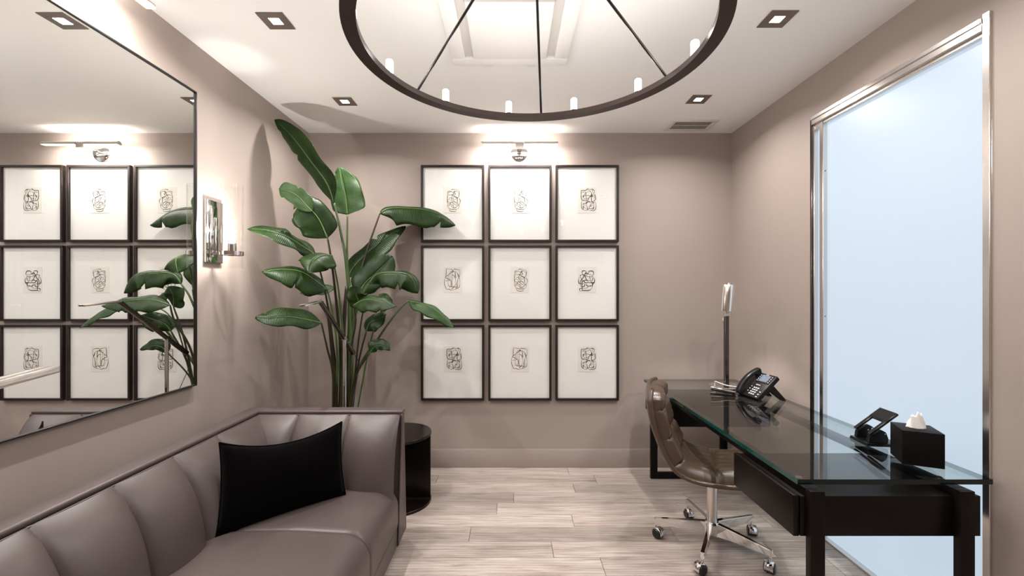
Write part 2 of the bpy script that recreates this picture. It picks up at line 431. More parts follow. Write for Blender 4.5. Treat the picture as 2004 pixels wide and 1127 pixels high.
# ceiling cassette vent
c0, c1 = at_z(888, 122, ZC), at_z(1108, 122, ZC)
S = (c1.x - c0.x)
cas = thing('air_conditioning_cassette', 'square white air conditioning panel in the ceiling above the ring chandelier', 'air vent', ((c0.x + c1.x) / 2, c0.y - S / 2, ZC))
h = S / 2
bm = bmesh.new(); iw = h - 0.075
for (x0, x1, y0, y1) in ((-h, h, -h, -iw), (-h, h, iw, h), (-h, -iw, -iw, iw), (iw, h, -iw, iw)): b_box(bm, x0, x1, y0, y1, -0.022, 0, 0.006)
bm_obj('outer_frame', bm, 'white', cas, auto=40)
box('air_gap', -iw, iw, -iw, iw, -0.006, 0.0, 'offwhite', cas)
box('centre_panel', -iw + .045, iw - .045, -iw + .012, iw - .012, -0.030, -0.006, 'white', cas, 0.006)
for xs in (-0.12, 0.12): box('latch', xs - .025, xs + .025, h - .012, h - .002, -0.025, -0.022, 'offwhite', cas, 0.001)
for s_ in (-1, 1): box('flap', s_ * (iw - .042) - .002, s_ * (iw - .042) + .002, -iw + .02, iw - .02, -0.022, -0.006, 'offwhite', cas)

# ceiling register near the back wall
a, b_ = at_z(1317, 234.5, ZC), at_z(1298, 255, ZC)
vx0, vx1 = a.x, at_z(1407, 234.5, ZC).x
vent = thing('ceiling_register', 'slatted rectangular air register in the ceiling near the back corner', 'air vent', ((vx0 + vx1) / 2, (a.y + b_.y) / 2 - 0.01, ZC))
hx, hy = (vx1 - vx0) / 2, abs(b_.y - a.y) / 2
hy = max(hy, 0.10)
bm = bmesh.new(); e = 0.032
for q in ((-hx, hx, -hy, -hy + e), (-hx, hx, hy - e, hy), (-hx, -hx + e, -hy + e, hy - e), (hx - e, hx, -hy + e, hy - e)): b_box(bm, *q, -0.010, 0, 0.002)
bm_obj('frame', bm, 'offwhite', vent, auto=40)
box('duct_back', -hx + e, hx - e, -hy + e, hy - e, -0.002, 0, 'ventdark', vent)
ns = 22
slat_me = None
for i in range(ns):
    xx = -hx + e + (i + .5) * (2 * (hx - e)) / ns
    if slat_me is None:
        so = box('slat', -0.0026, 0.0026, -hy + e, hy - e, -0.007, -0.002, 'slat', vent); slat_me = so.data
    else:
        so = bpy.data.objects.new('slat', slat_me); COL.objects.link(so); so.parent = vent
    so.location = (xx, 0, 0)
box('slat_bar', -hx + e, hx - e, -0.002, 0.002, -0.0085, -0.002, 'offwhite', vent)

# downlights
def downlight(loc, label, group=None):
    t = thing('recessed_downlight', label, 'downlight', loc, 0, group)
    s, i = 0.064, 0.025
    bm = bmesh.new()
    for q in ((-s, s, -s, -i), (-s, s, i, s), (-s, -i, -i, i), (i, s, -i, i)): b_box(bm, *q, -0.004, 0, 0.0008, 1)
    bm_obj('trim_plate', bm, 'trimbrown', t)
    box('lens', -i, i, -i, i, -0.0025, 0, 'lamp_on', t)
    area_light('downlight_beam', (0, 0, -0.0032), (0, 0, 0), DOWN_W, 0.048, 0.048, (1, 0.968, 0.935), t, math.radians(150))
    return t
pL, pLf, pR, pRf = at_z(540, 40.5, ZC), at_z(675, 198, ZC), at_z(1521, 37, ZC), at_z(1367, 194, ZC)
downlight(pL, 'square recessed downlight with brown trim, nearer one on the mirror side')
downlight(pLf, 'square recessed downlight with brown trim above the tall plant')
downlight(pR, 'square recessed downlight with brown trim above the frosted panel')
downlight(pRf, 'square recessed downlight with brown trim beside the slatted register')
for sx, nm in ((pL.x, 'mirror'), (pR.x, 'desk')):  # two unseen pairs added to light the foreground
    downlight((sx, 1.15, ZC), 'added unseen fill downlight on the %s side, just out of view overhead' % nm)
    downlight((sx, 0.1, ZC), 'added unseen fill downlight on the %s side, behind the viewpoint' % nm)

# ================================================================== CHANDELIER
CXc, CYc, ZB = 0.076, 1.45, 2.253
RO, RI, RH = 0.6075, 0.5625, 0.021
ch = thing('ring_chandelier', 'large dark bronze ring chandelier with white candle tubes hanging from the ceiling', 'chandelier', (CXc, CYc, ZC))
zb = ZB - ZC
bm = bmesh.new(); seg = 128
def ringv(r, z): return [bm.verts.new((r * math.cos(2 * math.pi * i / seg), r * math.sin(2 * math.pi * i / seg), z)) for i in range(seg)]
prof = [(RI, zb), (RO, zb), (RO, zb + RH), (RI, zb + RH)]
rr = [ringv(*p) for p in prof]
for k in range(4):
    a_, c_ = rr[k], rr[(k + 1) % 4]
    for i in range(seg): bm.faces.new((a_[i], a_[(i + 1) % seg], c_[(i + 1) % seg], c_[i]))
bm_obj('ring', bm, 'bronze', ch, auto=40)
lathe('canopy', [(0, 0), (0.075, 0), (0.075, -0.02), (0.06, -0.028), (0, -0.028)], 'bronze', ch)
RM = (RO + RI) / 2
for k in range(6):
    a_ = math.radians(23.5 + 60 * k)
    cyl('suspension_rod', (RM * math.cos(a_), RM * math.sin(a_), zb + RH - .002), (0.03 * math.cos(a_), 0.03 * math.sin(a_), -0.024), 0.0052, 'blackmetal', ch, seg=8)
for k in range(12):
    a_ = math.radians(8.5 + 30 * k); x, y = RM * math.cos(a_), RM * math.sin(a_)
    so = lathe('candle_socket', [(0, 0), (0.017, 0), (0.017, 0.006), (0, 0.006)], 'bronze', ch, (x, y, zb + RH), 16)
    ca = lathe('candle_tube', [(0, 0.006), (0.0145, 0.006), (0.0145, 0.056), (0.012, 0.060), (0, 0.060)], 'candle', ch, (x, y, zb + RH), 16)
    point_light('candle_light', (x, y, zb + RH + 0.075), CANDLE_W, 0.014, (1, 0.968, 0.935), ch)

# ================================================================== PICTURES
DRAW = {
'A': ([[(330,215),(350,190),(450,190),(580,235),(590,320),(570,430),(530,465),(430,430),(360,370),(230,385),(195,480),(195,560),(240,615),(330,600),(350,530),(330,465),(240,470)], [(195,300),(240,245),(340,260),(380,290),(450,245),(540,270),(580,320)], [(200,360),(260,280),(340,260)], [(195,370),(190,500),(195,650)], [(395,340),(430,305),(465,335),(430,380),(395,340)], [(330,460),(370,370),(450,260)], [(400,410),(530,460),(500,490),(420,530),(380,450)], [(530,465),(530,600),(575,690),(620,620),(620,540),(570,480)], [(195,720),(240,660),(340,610),(450,605),(510,660),(520,725),(430,680),(350,610)], [(195,720),(220,750),(260,720),(300,640)], [(320,640),(320,720),(400,800),(500,770),(530,725),(575,690)], [(200,740),(260,820),(400,850),(540,830),(580,760),(575,690)], [(260,840),(300,910),(470,915),(490,850)], [(340,690),(390,720),(400,800)], [(400,540),(410,600)], [(210,540),(270,510),(300,560)]], 15),
'B': ([[(190,215),(335,215),(400,155),(470,195),(550,180),(620,230),(610,320),(560,430),(540,350),(500,260),(400,190),(335,215)], [(190,215),(180,380),(210,520),(190,650),(200,800),(260,870),(340,880),(400,845),(370,740),(350,640),(380,600),(490,605),(400,580),(340,640),(260,660),(240,690),(330,720)], [(225,280),(330,270),(300,330),(240,450),(280,400),(350,380),(470,400),(540,430)], [(230,380),(290,500),(420,480),(530,350),(480,250),(350,290)], [(280,490),(290,560),(400,550),(430,490)], [(160,390),(200,520),(290,560)], [(640,350),(660,500),(630,550),(600,660),(600,780),(540,820),(430,830)], [(525,330),(525,560),(560,580),(640,540)], [(545,580),(600,650),(590,560)], [(370,740),(450,895),(580,840),(600,780)], [(650,600),(675,700),(650,850),(560,895),(480,870)], [(500,610),(510,680),(470,740),(540,730),(550,640),(520,580)], [(450,740),(450,830)], [(250,850),(250,740),(300,800),(400,845)], [(330,290),(350,480),(360,620)], [(560,180),(560,260),(610,310)], [(620,370),(620,500)], [(340,640),(360,610),(350,660),(400,600)]], 17),
'C': ([[(165,860),(110,720),(95,580),(130,450),(150,430),(160,200),(200,175),(350,205),(400,265),(460,270),(530,330),(560,420),(600,520),(610,650),(590,780),(500,840),(400,875),(320,885),(270,860),(165,860)], [(130,470),(280,555),(110,580)], [(140,440),(250,360),(300,270),(400,260)], [(230,380),(215,600),(240,740),(320,775),(530,775)], [(285,340),(285,540),(320,600),(315,770)], [(350,280),(350,700),(370,760)], [(350,380),(420,410),(460,500),(470,680),(420,770),(340,850)], [(455,280),(470,480)], [(400,190),(590,215),(610,350),(600,420)], [(600,420),(540,540),(510,640),(505,750)], [(540,330),(590,450)], [(545,500),(535,770),(485,790),(485,845)], [(250,360),(330,300),(400,265)]], 15),
'D': ([[(205,300),(240,245),(330,250),(340,290),(290,380),(240,370),(205,300)], [(310,335),(360,310),(430,340),(440,260),(570,260),(590,380),(440,370)], [(150,400),(180,380),(250,385),(280,410),(200,520),(150,420),(150,400)], [(280,410),(440,440),(580,440)], [(130,450),(95,540),(110,650),(170,675),(290,670)], [(200,520),(270,580),(340,550),(400,590),(400,635),(300,635),(280,590)], [(280,590),(215,610),(215,900)], [(200,530),(165,600),(170,750),(220,780),(290,750),(300,680)], [(310,430),(380,550),(540,575),(560,490)], [(460,430),(490,570)], [(560,470),(620,510),(620,620),(560,700),(520,750),(400,750),(340,690)], [(380,735),(460,755),(520,735)], [(400,640),(620,635)], [(215,895),(430,895),(520,840),(560,740),(540,640)], [(130,840),(180,830),(360,820),(400,770)], [(130,840),(140,910),(215,905)], [(370,390),(300,400)], [(500,580),(540,640)], [(320,345),(420,350)]], 24),
}
SCZ = 44 / 751 / 237.4          # drawing unit -> metres
def ink_mesh(key):
    strokes, wd = DRAW[key]
    V, Fc = [], []
    wd = wd * SCZ * 0.5
    for k, st in enumerate(strokes):
        pts = catmull([Vector(((x - 375) * SCZ, 0, (540 - yy) * SCZ)) for x, yy in st], 5)
        base = len(V); n = len(pts)
        for i, p in enumerate(pts):
            d = (pts[min(i + 1, n - 1)] - pts[max(i - 1, 0)]); d = d.normalized() if d.length > 1e-9 else Vector((1, 0, 0))
            nn = Vector((-d.z, 0, d.x)); ww = wd * (0.8 + 0.35 * math.sin(i * 0.37 + k))
            yy = -0.00005 * (k % 5)
            V += [p + nn * ww + Vector((0, yy, 0)), p - nn * ww + Vector((0, yy, 0))]
        Fc += [(base + 2 * i, base + 2 * i + 1, base + 2 * i + 3, base + 2 * i + 2) for i in range(n - 1)]
    me = bpy.data.meshes.new('line_drawing'); me.from_pydata([tuple(v) for v in V], [], Fc); me.materials.append(M['ink'])
    return me
INK = {k: ink_mesh(k) for k in DRAW}
FD = 0.034
cols = [(823.5, 947.5), (955.5, 1079.5), (1087.5, 1211.5)]
rows = [(322.5, 473), (480, 628.5), (636, 784)]
lay = ['AAB', 'CAD', 'BCB']
labs = [['framed loopy line drawing at top left of the grid, plant leaf across it', 'framed pale loopy line drawing directly under the picture light', 'framed dense scribbled drawing at top right of the grid of nine'],
        ['framed sparse arched line drawing at middle left of the grid', 'framed loopy line drawing at the centre of the grid of nine', 'framed bold thick-lined abstract drawing at middle right of the grid'],
        ['framed dense scribbled drawing at bottom left of the grid of nine', 'framed sparse arched line drawing at bottom centre of the grid', 'framed dense scribbled drawing at bottom right of the grid of nine']]
for r in range(3):
    for c in range(3):
        yf = YB - FD
        p0 = at_y(cols[c][0], rows[r][1], yf); p1 = at_y(cols[c][1], rows[r][0], yf)
        W, H = (p1.x - p0.x), (p1.z - p0.z)
        t = thing('framed_drawing', labs[r][c], 'picture', ((p0.x + p1.x) / 2, YB, p0.z), 0, 'nine framed line drawings')
        fw = 0.0175
        for nm, q in (('frame_rail', (-W / 2, W / 2, 0, fw)), ('frame_rail', (-W / 2, W / 2, H - fw, H)), ('frame_stile', (-W / 2, -W / 2 + fw, fw, H - fw)), ('frame_stile', (W / 2 - fw, W / 2, fw, H - fw))):
            box(nm, q[0], q[1], -FD, -0.002, q[2], q[3], 'frame', t, 0.0015, 1)
        box('mat_board', -W / 2 + fw, W / 2 - fw, -0.014, -0.004, fw, H - fw, 'mat', t)
        sw, sh = 0.0755, 0.106
        zc = H * 0.548
        sheet = box('drawing_sheet', -sw, sw, -0.0155, -0.0138, zc - sh, zc + sh, 'paper', t)
        il = bpy.data.objects.new('line_drawing', INK[lay[r][c]]); COL.objects.link(il); il.parent = sheet
        il.location = (0, -0.0162, zc)
        mesh_obj('glass', [(-W / 2 + fw, -0.027, fw), (W / 2 - fw, -0.027, fw), (W / 2 - fw, -0.027, H - fw), (-W / 2 + fw, -0.027, H - fw)], [(0, 1, 2, 3)], 'picglass', t)

# ---- picture lights
def picture_light(loc, rotz, label, L=0.60, watts=PICT_W):
    """loc on the wall; local -Y points into the room"""
    t = thing('picture_light', label, 'picture light', loc, rotz, 'picture lights')
    off = 0.175
    lathe('wall_plate', [(0, 0), (0.070, 0), (0.070, 0.010), (0.064, 0.014), (0, 0.014)], 'chrome', t, axis=(0, -1, 0), seg=40)
    box('arm', -0.017, 0.017, -off, -0.012, -0.006, 0.006, 'chrome', t, 0.002)
    box('arm_joint', -0.032, 0.032, -off - 0.014, -off + 0.014, -0.012, 0.030, 'nickel', t, 0.003)
    # hood: half tube open below
    R = 0.021; zc = 0.018
    for s0, s1 in ((-L / 2, -0.033), (0.033, L / 2)):
        bm = bmesh.new(); A, B = [], []
        for i in range(15):
            a_ = math.radians(-25 + 230 * i / 14)
            A.append(bm.verts.new((s0, -off + R * math.cos(a_), zc + R * math.sin(a_)))); B.append(bm.verts.new((s1, -off + R * math.cos(a_), zc + R * math.sin(a_))))
        for i in range(14): bm.faces.new((A[i], A[i + 1], B[i + 1], B[i]))
        bm.faces.new(A); bm.faces.new(B[::-1])
        bm_obj('hood', bm, 'nickel', t, auto=50)
        box('led_strip', min(s0, s1) + .012, max(s0, s1) - .004, -off - 0.011, -off + 0.011, zc - 0.0085, zc - 0.005, 'strip', t)
    area_light('picture_beam', (0, -off, zc - 0.014), (math.radians(28), 0, 0), watts, L * .95, 0.02, WARM, t)
    area_light('picture_upglow', (0, -off + 0.03, zc + 0.03), (math.radians(115), 0, 0), watts * 0.22, L * .95, 0.012, WARM, t)
    return t
picture_light((0.068, YB, 2.585), 0.0, 'chrome picture light above the grid of framed drawings')
# left wall: room direction is +X -> local -Y must map to +X : rotate by +90deg
picture_light((XL, 1.49, 2.605), math.radians(90), 'chrome picture light above the large mirror', watts=PICT_W * 1.3)

# ================================================================== MIRROR
my1 = XL * F / (376.5 - CX) ; mz1 = CAMZ + (CY - 180) / F * my1; mz0 = CAMZ - (754 - CY) / F * my1
mw = mz1 - mz0; my0 = my1 - mw
mir = thing('wall_mirror', 'large square wall mirror in a thin black frame above the sofa', 'mirror', (XL, (my0 + my1) / 2, mz0))
e = 0.007; hw = mw / 2
for nm, q in (('frame_rail', (-hw, hw, 0, e)), ('frame_rail', (-hw, hw, mw - e, mw)), ('frame_stile', (-hw, -hw + e, e, mw - e)), ('frame_stile', (hw - e, hw, e, mw - e))):
    box(nm, 0.0, 0.026, q[0], q[1], q[2], q[3], 'blackmetal', mir, 0.001, 1)
box('mirror_glass', 0.002, 0.018, -hw + e, hw - e, e, mw - e, 'mirror', mir)

# ================================================================== SCONCE
SY = 2.41
sc = thing('wall_sconce', 'polished nickel wall sconce with clear glass cylinder beside the mirror', 'wall lamp', (XL, SY, 1.574))
pz0, pz1 = 0.03, 0.375
box('back_plate', 0.0, 0.016, -0.068, 0.068, pz0, pz1, 'chrome', sc, 0.004)
box('plate_panel', 0.016, 0.022, -0.045, 0.045, pz0 + .03, pz1 - .03, 'chrome', sc, 0.003)
gx = 0.112
ring_z = 0.083
bm = bmesh.new(); b_lathe(bm, [(0.0545, -0.011), (0.058, -0.011), (0.058, 0.011), (0.0545, 0.011), (0.0545, -0.011)], (gx, 0, ring_z), 40)
bm_obj('glass_collar', bm, 'chrome', sc, auto=40)
bm = bmesh.new(); b_box(bm, 0.02, gx - .055, -0.009, 0.009, ring_z - .009, ring_z + .009, 0.002); b_box(bm, gx - .055, gx + .055, -0.006, 0.006, ring_z - .008, ring_z - .002, 0.001)
bm_obj('arm', bm, 'chrome', sc, auto=40)
box('arm_post', 0.020, 0.030, -0.014, 0.014, ring_z - 0.005, ring_z + 0.20, 'chrome', sc, 0.004)
lathe('candle_cup', [(0, 0), (0.021, 0), (0.021, 0.055), (0.016, 0.058), (0, 0.058)], 'chrome', sc, (gx, 0, ring_z), 28)
lathe('bulb', [(0, 0.058), (0.012, 0.060), (0.0125, 0.15), (0.010, 0.170), (0, 0.178)], 'bulb', sc, (gx, 0, ring_z), 20)
bm = bmesh.new(); b_lathe(bm, [(0.0535, 0.0), (0.0535, 0.465)], (gx, 0, 0), 48)
bm_obj('glass_shade', bm, 'shade', sc, smooth=True)
point_light('sconce_light', (gx, 0, ring_z + 0.135), SCONCE_W, 0.02, (1, 0.955, 0.91), sc)

# ================================================================== SOFA
SOFA_Z = 0.78
so = thing('sofa', 'long mauve grey leather channel-tufted sofa under the mirror', 'sofa', (-1.0, 1.42, 0))
ox, oy = so.location.x, so.location.y
XB0, XB1, XF = -1.492, -1.418, -0.612        # back outer, back inner top, front
YA1 = 2.485; YN1 = 2 * oy - YA1              # outer tops of the arms
def L_(p): return Vector((p[0] - ox, p[1] - oy, p[2]))
def prism(name, poly, axis, a0, a1, mat, parent, bevel=0.0):
    """poly in (p,q); axis 'x': (y,z) polygon extruded in x, axis 'y': (x,z) polygon extruded in y"""
    bm = bmesh.new()
    mk = (lambda p, a: L_((a, p[0], p[1]))) if axis == 'x' else (lambda p, a: L_((p[0], a, p[1])))
    A = [bm.verts.new(mk(p, a0)) for p in poly]; B = [bm.verts.new(mk(p, a1)) for p in poly]; n = len(poly)
    bm.faces.new(A); bm.faces.new(B[::-1])
    for i in range(n): bm.faces.new((A[i], B[i], B[(i + 1) % n], A[(i + 1) % n]))
    if bevel: bmesh.ops.bevel(bm, geom=list(bm.edges), offset=bevel, segments=3, affect='EDGES', profile=0.5)
    return bm_obj(name, bm, mat, parent, auto=50)
mir_y = lambda yy: 2 * oy - yy
prism('back_frame', [(XB0 + .006, 0.06), (XB1 - .004, 0.06), (XB1 - .004, SOFA_Z - .012), (XB0 + .006, SOFA_Z - .012)], 'y', YN1 + .01, YA1 - .01, 'leather', so, 0.006)
prism('back_top_rail', [(XB0, SOFA_Z - .022), (XB1 + .004, SOFA_Z - .028), (XB1 + .004, SOFA_Z - .004), (XB0, SOFA_Z + .002)], 'y', YN1, YA1, 'leather', so, 0.009)
for f_ in (lambda v: v, mir_y):
    prism('arm_panel', [(f_(2.425), SOFA_Z - .012), (f_(YA1 - .004), SOFA_Z - .012), (f_(2.535), 0.06), (f_(2.335), 0.06)], 'x', XB0 + .008, XF, 'leather', so, 0.007)
    prism('arm_top_rail', [(f_(2.418), SOFA_Z - .026), (f_(2.418), SOFA_Z - .004), (f_(YA1), SOFA_Z + .002), (f_(YA1 + .002), SOFA_Z - .024)], 'x', XB0, XF + .004, 'leather', so, 0.008)
    # welting down the front edge of the arm
    tube('welt', [L_((XF + .001, f_(2.418), SOFA_Z - .02)), L_((XF + .001, f_(2.372), 0.42)), L_((XF + .001, f_(2.338), 0.07))], 0.0045, 'piping', so, 8, 10)
    tube('welt', [L_((XB1 - .01, f_(2.415), SOFA_Z - .026)), L_((-1.0, f_(2.415), SOFA_Z - .026)), L_((XF, f_(2.415), SOFA_Z - .026))], 0.004, 'piping', so, 8, 6)
tube('welt', [L_((XB1 + .007, mir_y(2.41), SOFA_Z - .028)), L_((XB1 + .007, oy, SOFA_Z - .028)), L_((XB1 + .007, 2.41, SOFA_Z - .028))], 0.004, 'piping', so, 8, 10)

def chan(s): return max(0.0, 1 - abs(2 * s - 1) ** 2.3) ** 0.62
def bulge(t): return max(0.0, 1 - t ** 2.2) ** 0.75      # t 0 bottom .. 1 top
ZP0, ZP1 = 0.30, SOFA_Z - .024
def back_pad(y0, y1):
    def fn(u, v):
        t = v
        d = 0.004 + 0.140 * bulge(t) + 0.050 * chan(u) * (0.30 + 0.70 * (1 - t ** 5))
        dip = 0.012 * (1 - chan(u)) * 0
        return L_((XB1 + d, y0 + (y1 - y0) * u, ZP0 + (ZP1 - ZP0) * t - dip))
    o = grid('back_channel', fn, 28, 18, 'leather', so)
    return o
ys = [2.40, 2.065] + [2.065 - .2685 * k for k in range(1, 5)] + [mir_y(2.065), mir_y(2.40)]
ys = [2.415, 2.065, 1.797, 1.529, 1.261, 1.043, 0.775, 0.48]
for a_, b_ in zip(ys[:-1], ys[1:]): back_pad(b_, a_)
def arm_pad(x0, x1, f_):
    def fn(u, v):
        t = v
        d = 0.002 + 0.140 * bulge(t) + 0.048 * chan(u) * (0.30 + 0.70 * (1 - t ** 5))
        return L_((x0 + (x1 - x0) * u, f_(2.420 - d), ZP0 + (ZP1 - ZP0) * t))
    grid('arm_channel', fn, 28, 18, 'leather', so)
for f_ in (lambda v: v, mir_y):
    for a_, b_ in ((-1.425, -1.19), (-1.19, -0.903), (-0.903, -0.620)): arm_pad(a_, b_, f_)
# seat cushions: rounded front
def seat(y0, y1, zt):
    xb, xf, zb, R = -1.33, XF + .004, 0.168, 0.115
    prof = [(xb, zb + .02), (xb, zt - .02), (xb + .06, zt - 0.003)]
    for k in range(1, 9):
        x = xb + .06 + (xf - R - xb - .06) * k / 8; prof.append((x, zt + 0.010 * math.sin(math.pi * k / 8) - 0.004 * k / 8))
    for k in range(1, 9):
        a_ = math.pi / 2 * (1 - k / 8); prof.append((xf - R + R * math.cos(a_), zt - .004 - R + R * math.sin(a_)))
    prof += [(xf, zb + .03), (xf - .006, zb)]
    n = len(prof)
    def fn(u, v):
        i = min(int(round(v * (n - 1))), n - 1); x, z = prof[i]
        s = min(u, 1 - u) * (y1 - y0)
        k = 0.007 * max(0, 1 - s / 0.014) ** 2
        cxn, czn = (xb + xf) / 2, (zb + zt) / 2
        return L_((x - (k if x > xf - .1 else 0), y0 + (y1 - y0) * u, z - (k if z > zt - .1 else 0) + 0.006 * math.sin(math.pi * u)))
    V = []; us = [0, .006, .014, .03] + [i / 14 for i in range(1, 14)] + [.97, .986, .994, 1]
    for u in us:
        for j in range(n): V.append(fn(u, j / (n - 1)))
    Fc = [(i * n + j, i * n + j + 1, (i + 1) * n + j + 1, (i + 1) * n + j) for i in range(len(us) - 1) for j in range(n - 1)]
    Fc += [tuple(range(n - 1, -1, -1)), tuple((len(us) - 1) * n + j for j in range(n))]
    return mesh_obj('seat_cushion', V, Fc, 'leather', so, smooth=True)
for a_, b_ in ((1.872, 2.34), (mir_y(1.872), 1.872), (mir_y(2.34), mir_y(1.872))): seat(a_, b_, 0.405)
prism('front_rail', [(-1.35, 0.06), (XF - .004, 0.06), (XF - .002, 0.166), (-1.35, 0.166)], 'y', mir_y(2.335), 2.335, 'leather', so, 0.005)
for yy in (2.46, mir_y(2.46)):
    for xx in (-1.43, -0.68): box('foot', xx - .03 - ox, xx + .03 - ox, yy - .03 - oy, yy + .03 - oy, 0, 0.062, 'darkwood', so, 0.003)

# ================================================================== CUSHION
def corner(px, py, D): return at_y(px, py, D)
c_bl, c_br, c_tl, c_tr = corner(422, 1053, 1.825), corner(676, 967, 2.19), corner(429, 866, 1.90), corner(669, 825, 2.235)
mid = (c_bl + c_br) / 2
cu = thing('throw_pillow', 'black velvet throw pillow leaning in the corner of the sofa', 'pillow', mid)
nrm = (c_br - c_bl).cross(c_tl - c_bl).normalized()
if nrm.y > 0: nrm = -nrm
V, Fc = [], []
n = 20
for side in (1, -1):
    for i in range(n + 1):
        for j in range(n + 1):
            u, v = i / n, j / n; a_, b_ = 2 * u - 1, 2 * v - 1
            uu = 0.5 + 0.5 * a_ * (1 - 0.05 * (1 - b_ * b_)); vv = 0.5 + 0.5 * b_ * (1 - (0.30 if b_ > 0 else 0.06) * (1 - a_ * a_))
            p = (c_bl * (1 - uu) + c_br * uu) * (1 - vv) + (c_tl * (1 - uu) + c_tr * uu) * vv
            t = 0.068 * (max(0, (1 - a_ ** 2) * (1 - b_ ** 2))) ** 0.55
            t += 0.004 * math.sin(9 * u + 3 * v) * (1 - a_ ** 2) * (1 - b_ ** 2)
            V.append(p + nrm * t * side * (1.0 if side > 0 else 0.6) - mid)
m_ = (n + 1) ** 2
for s_ in range(2):
    for i in range(n):
        for j in range(n):
            q = [s_ * m_ + i * (n + 1) + j, s_ * m_ + (i + 1) * (n + 1) + j, s_ * m_ + (i + 1) * (n + 1) + j + 1, s_ * m_ + i * (n + 1) + j + 1]
            Fc.append(tuple(q if s_ == 0 else q[::-1]))
po = mesh_obj('cover', V, Fc, 'velvet', cu, smooth=True)
bmx = bmesh.new(); bmx.from_mesh(po.data); bmesh.ops.remove_doubles(bmx, verts=bmx.verts, dist=1e-4); bmesh.ops.recalc_face_normals(bmx, faces=bmx.faces); bmx.to_mesh(po.data); bmx.free()
edge = [V[i * (n + 1)] for i in range(n + 1)] + [V[n * (n + 1) + j] for j in range(n + 1)] + [V[i * (n + 1) + n] for i in range(n, -1, -1)] + [V[j] for j in range(n, -1, -1)]
bm = bmesh.new(); b_tube(bm, [Vector(e_) for e_ in edge], 0.0035, 6); bm_obj('seam', bm, 'velvet', cu, smooth=True)

# ================================================================== SIDE TABLE
sxc, syc, sr, sz = -0.775, 2.98, 0.222, 0.475
st = thing('side_table', 'dark round side table with half-drum body behind the sofa arm', 'side table', (sxc, syc, 0))
lathe('table_top', [(0, sz - .02), (sr - .002, sz - .02), (sr, sz - .018), (sr, sz - .002), (sr - .002, sz), (0, sz)], 'tabledark', st, seg=64)
lathe('base_plate', [(0, 0), (sr, 0), (sr, 0.016), (sr - .002, 0.018), (0, 0.018)], 'tabledark', st, seg=64)
bm = bmesh.new(); A, B = [], []
for i in range(33):
    a_ = math.pi * i / 32; A.append(bm.verts.new((sr * .985 * math.cos(a_), sr * .985 * math.sin(a_), 0.018))); B.append(bm.verts.new((sr * .985 * math.cos(a_), sr * .985 * math.sin(a_), sz - .02)))
for i in range(32): bm.faces.new((A[i], A[i + 1], B[i + 1], B[i]))
bm.faces.new((A[0], B[0], B[-1], A[-1])); bm.faces.new(A); bm.faces.new(B[::-1])
bm_obj('half_drum', bm, 'tabledark', st, auto=40)
box('copper_inlay', -sr * .98, sr * .98, -0.004, 0.0, 0.018, 0.024, 'copper', st)

# ================================================================== DESK
GX0, GX1, GY0, GY1, GZ = 1.057, 1.778, 1.593, 3.430, 0.750
GT = 0.019
dk = thing('desk', 'long glass-topped desk on dark wood frames with two drawer boxes', 'desk', ((GX0 + GX1) / 2, (GY0 + GY1) / 2, 0))
dx, dy = dk.location.x, dk.location.y
def dbox(name, x0, x1, y0, y1, z0, z1, mat, bev=0.002, parent=dk): return box(name, x0 - dx, x1 - dx, y0 - dy, y1 - dy, z0, z1, mat, parent, bev, 2)
zb_ = GZ - GT
hx, hy = (GX1 - GX0) / 2, (GY1 - GY0) / 2
gt = mesh_obj('glass_top', [(-hx, -hy, GZ), (hx, -hy, GZ), (hx, hy, GZ), (-hx, hy, GZ), (-hx, -hy, zb_), (hx, -hy, zb_), (hx, hy, zb_), (-hx, hy, zb_)],
              [(0, 1, 2, 3), (7, 6, 5, 4), (4, 5, 1, 0), (5, 6, 2, 1), (6, 7, 3, 2), (7, 4, 0, 3)], 'tableglass', dk)
gt.data.materials.append(M['glassedge']); gt.data.materials.append(M['edge_teal']); gt.data.materials.append(M['edge_clear'])
for p in gt.data.polygons:
    if abs(p.normal.z) < .5: p.material_index = 2 if p.normal.x < -.5 else (1 if p.normal.y < -.5 else 3)  # dark front, teal left, clear rest: light in the glass put into the colours
LX = [(1.080, 1.132), (1.621, 1.672)]
for (ya, yb) in ((1.555, 1.583), (3.332, 3.360)):
    for (xa, xb) in LX:
        dbox('leg', xa, xb, ya, yb, 0.0, 0.722, 'darkwood', 0.0015)
    dbox('floor_bar', LX[0][1], LX[1][0], ya, yb, 0.0, 0.048, 'darkwood', 0.0015) if ya > 2 else dbox('floor_bar', LX[0][1], LX[1][0], ya, yb, 0.0, 0.048, 'darkwood', 0.0015)
for (ya, yb) in ((1.585, 2.010), (2.870, 3.330)):
    dbox('drawer_box', 1.062, 1.724, ya, yb, 0.545, 0.692, 'darkwood', 0.0015)
    dbox('drawer_front', 1.037, 1.058, ya, yb, 0.545, 0.695, 'darkwood', 0.002)
for (xa, xb) in LX:
    dbox('top_beam', xa, xb, 1.583, 3.332, 0.694, 0.722, 'darkwood', 0.0015)
for (xa, xb) in LX:
    for yy in (1.66, 3.26):
        lathe('glass_pad', [(0, 0.722), (0.012, 0.722), (0.012, zb_), (0, zb_)], 'chrome', dk, ((xa + xb) / 2 - dx, yy - dy, 0), 16)

# ================================================================== OFFICE CHAIR
CH = Vector((1.150, 2.470, 0))
oc = thing('office_chair', 'brown tufted leather swivel chair on a chrome five-star base', 'office chair', CH, math.radians(-22))
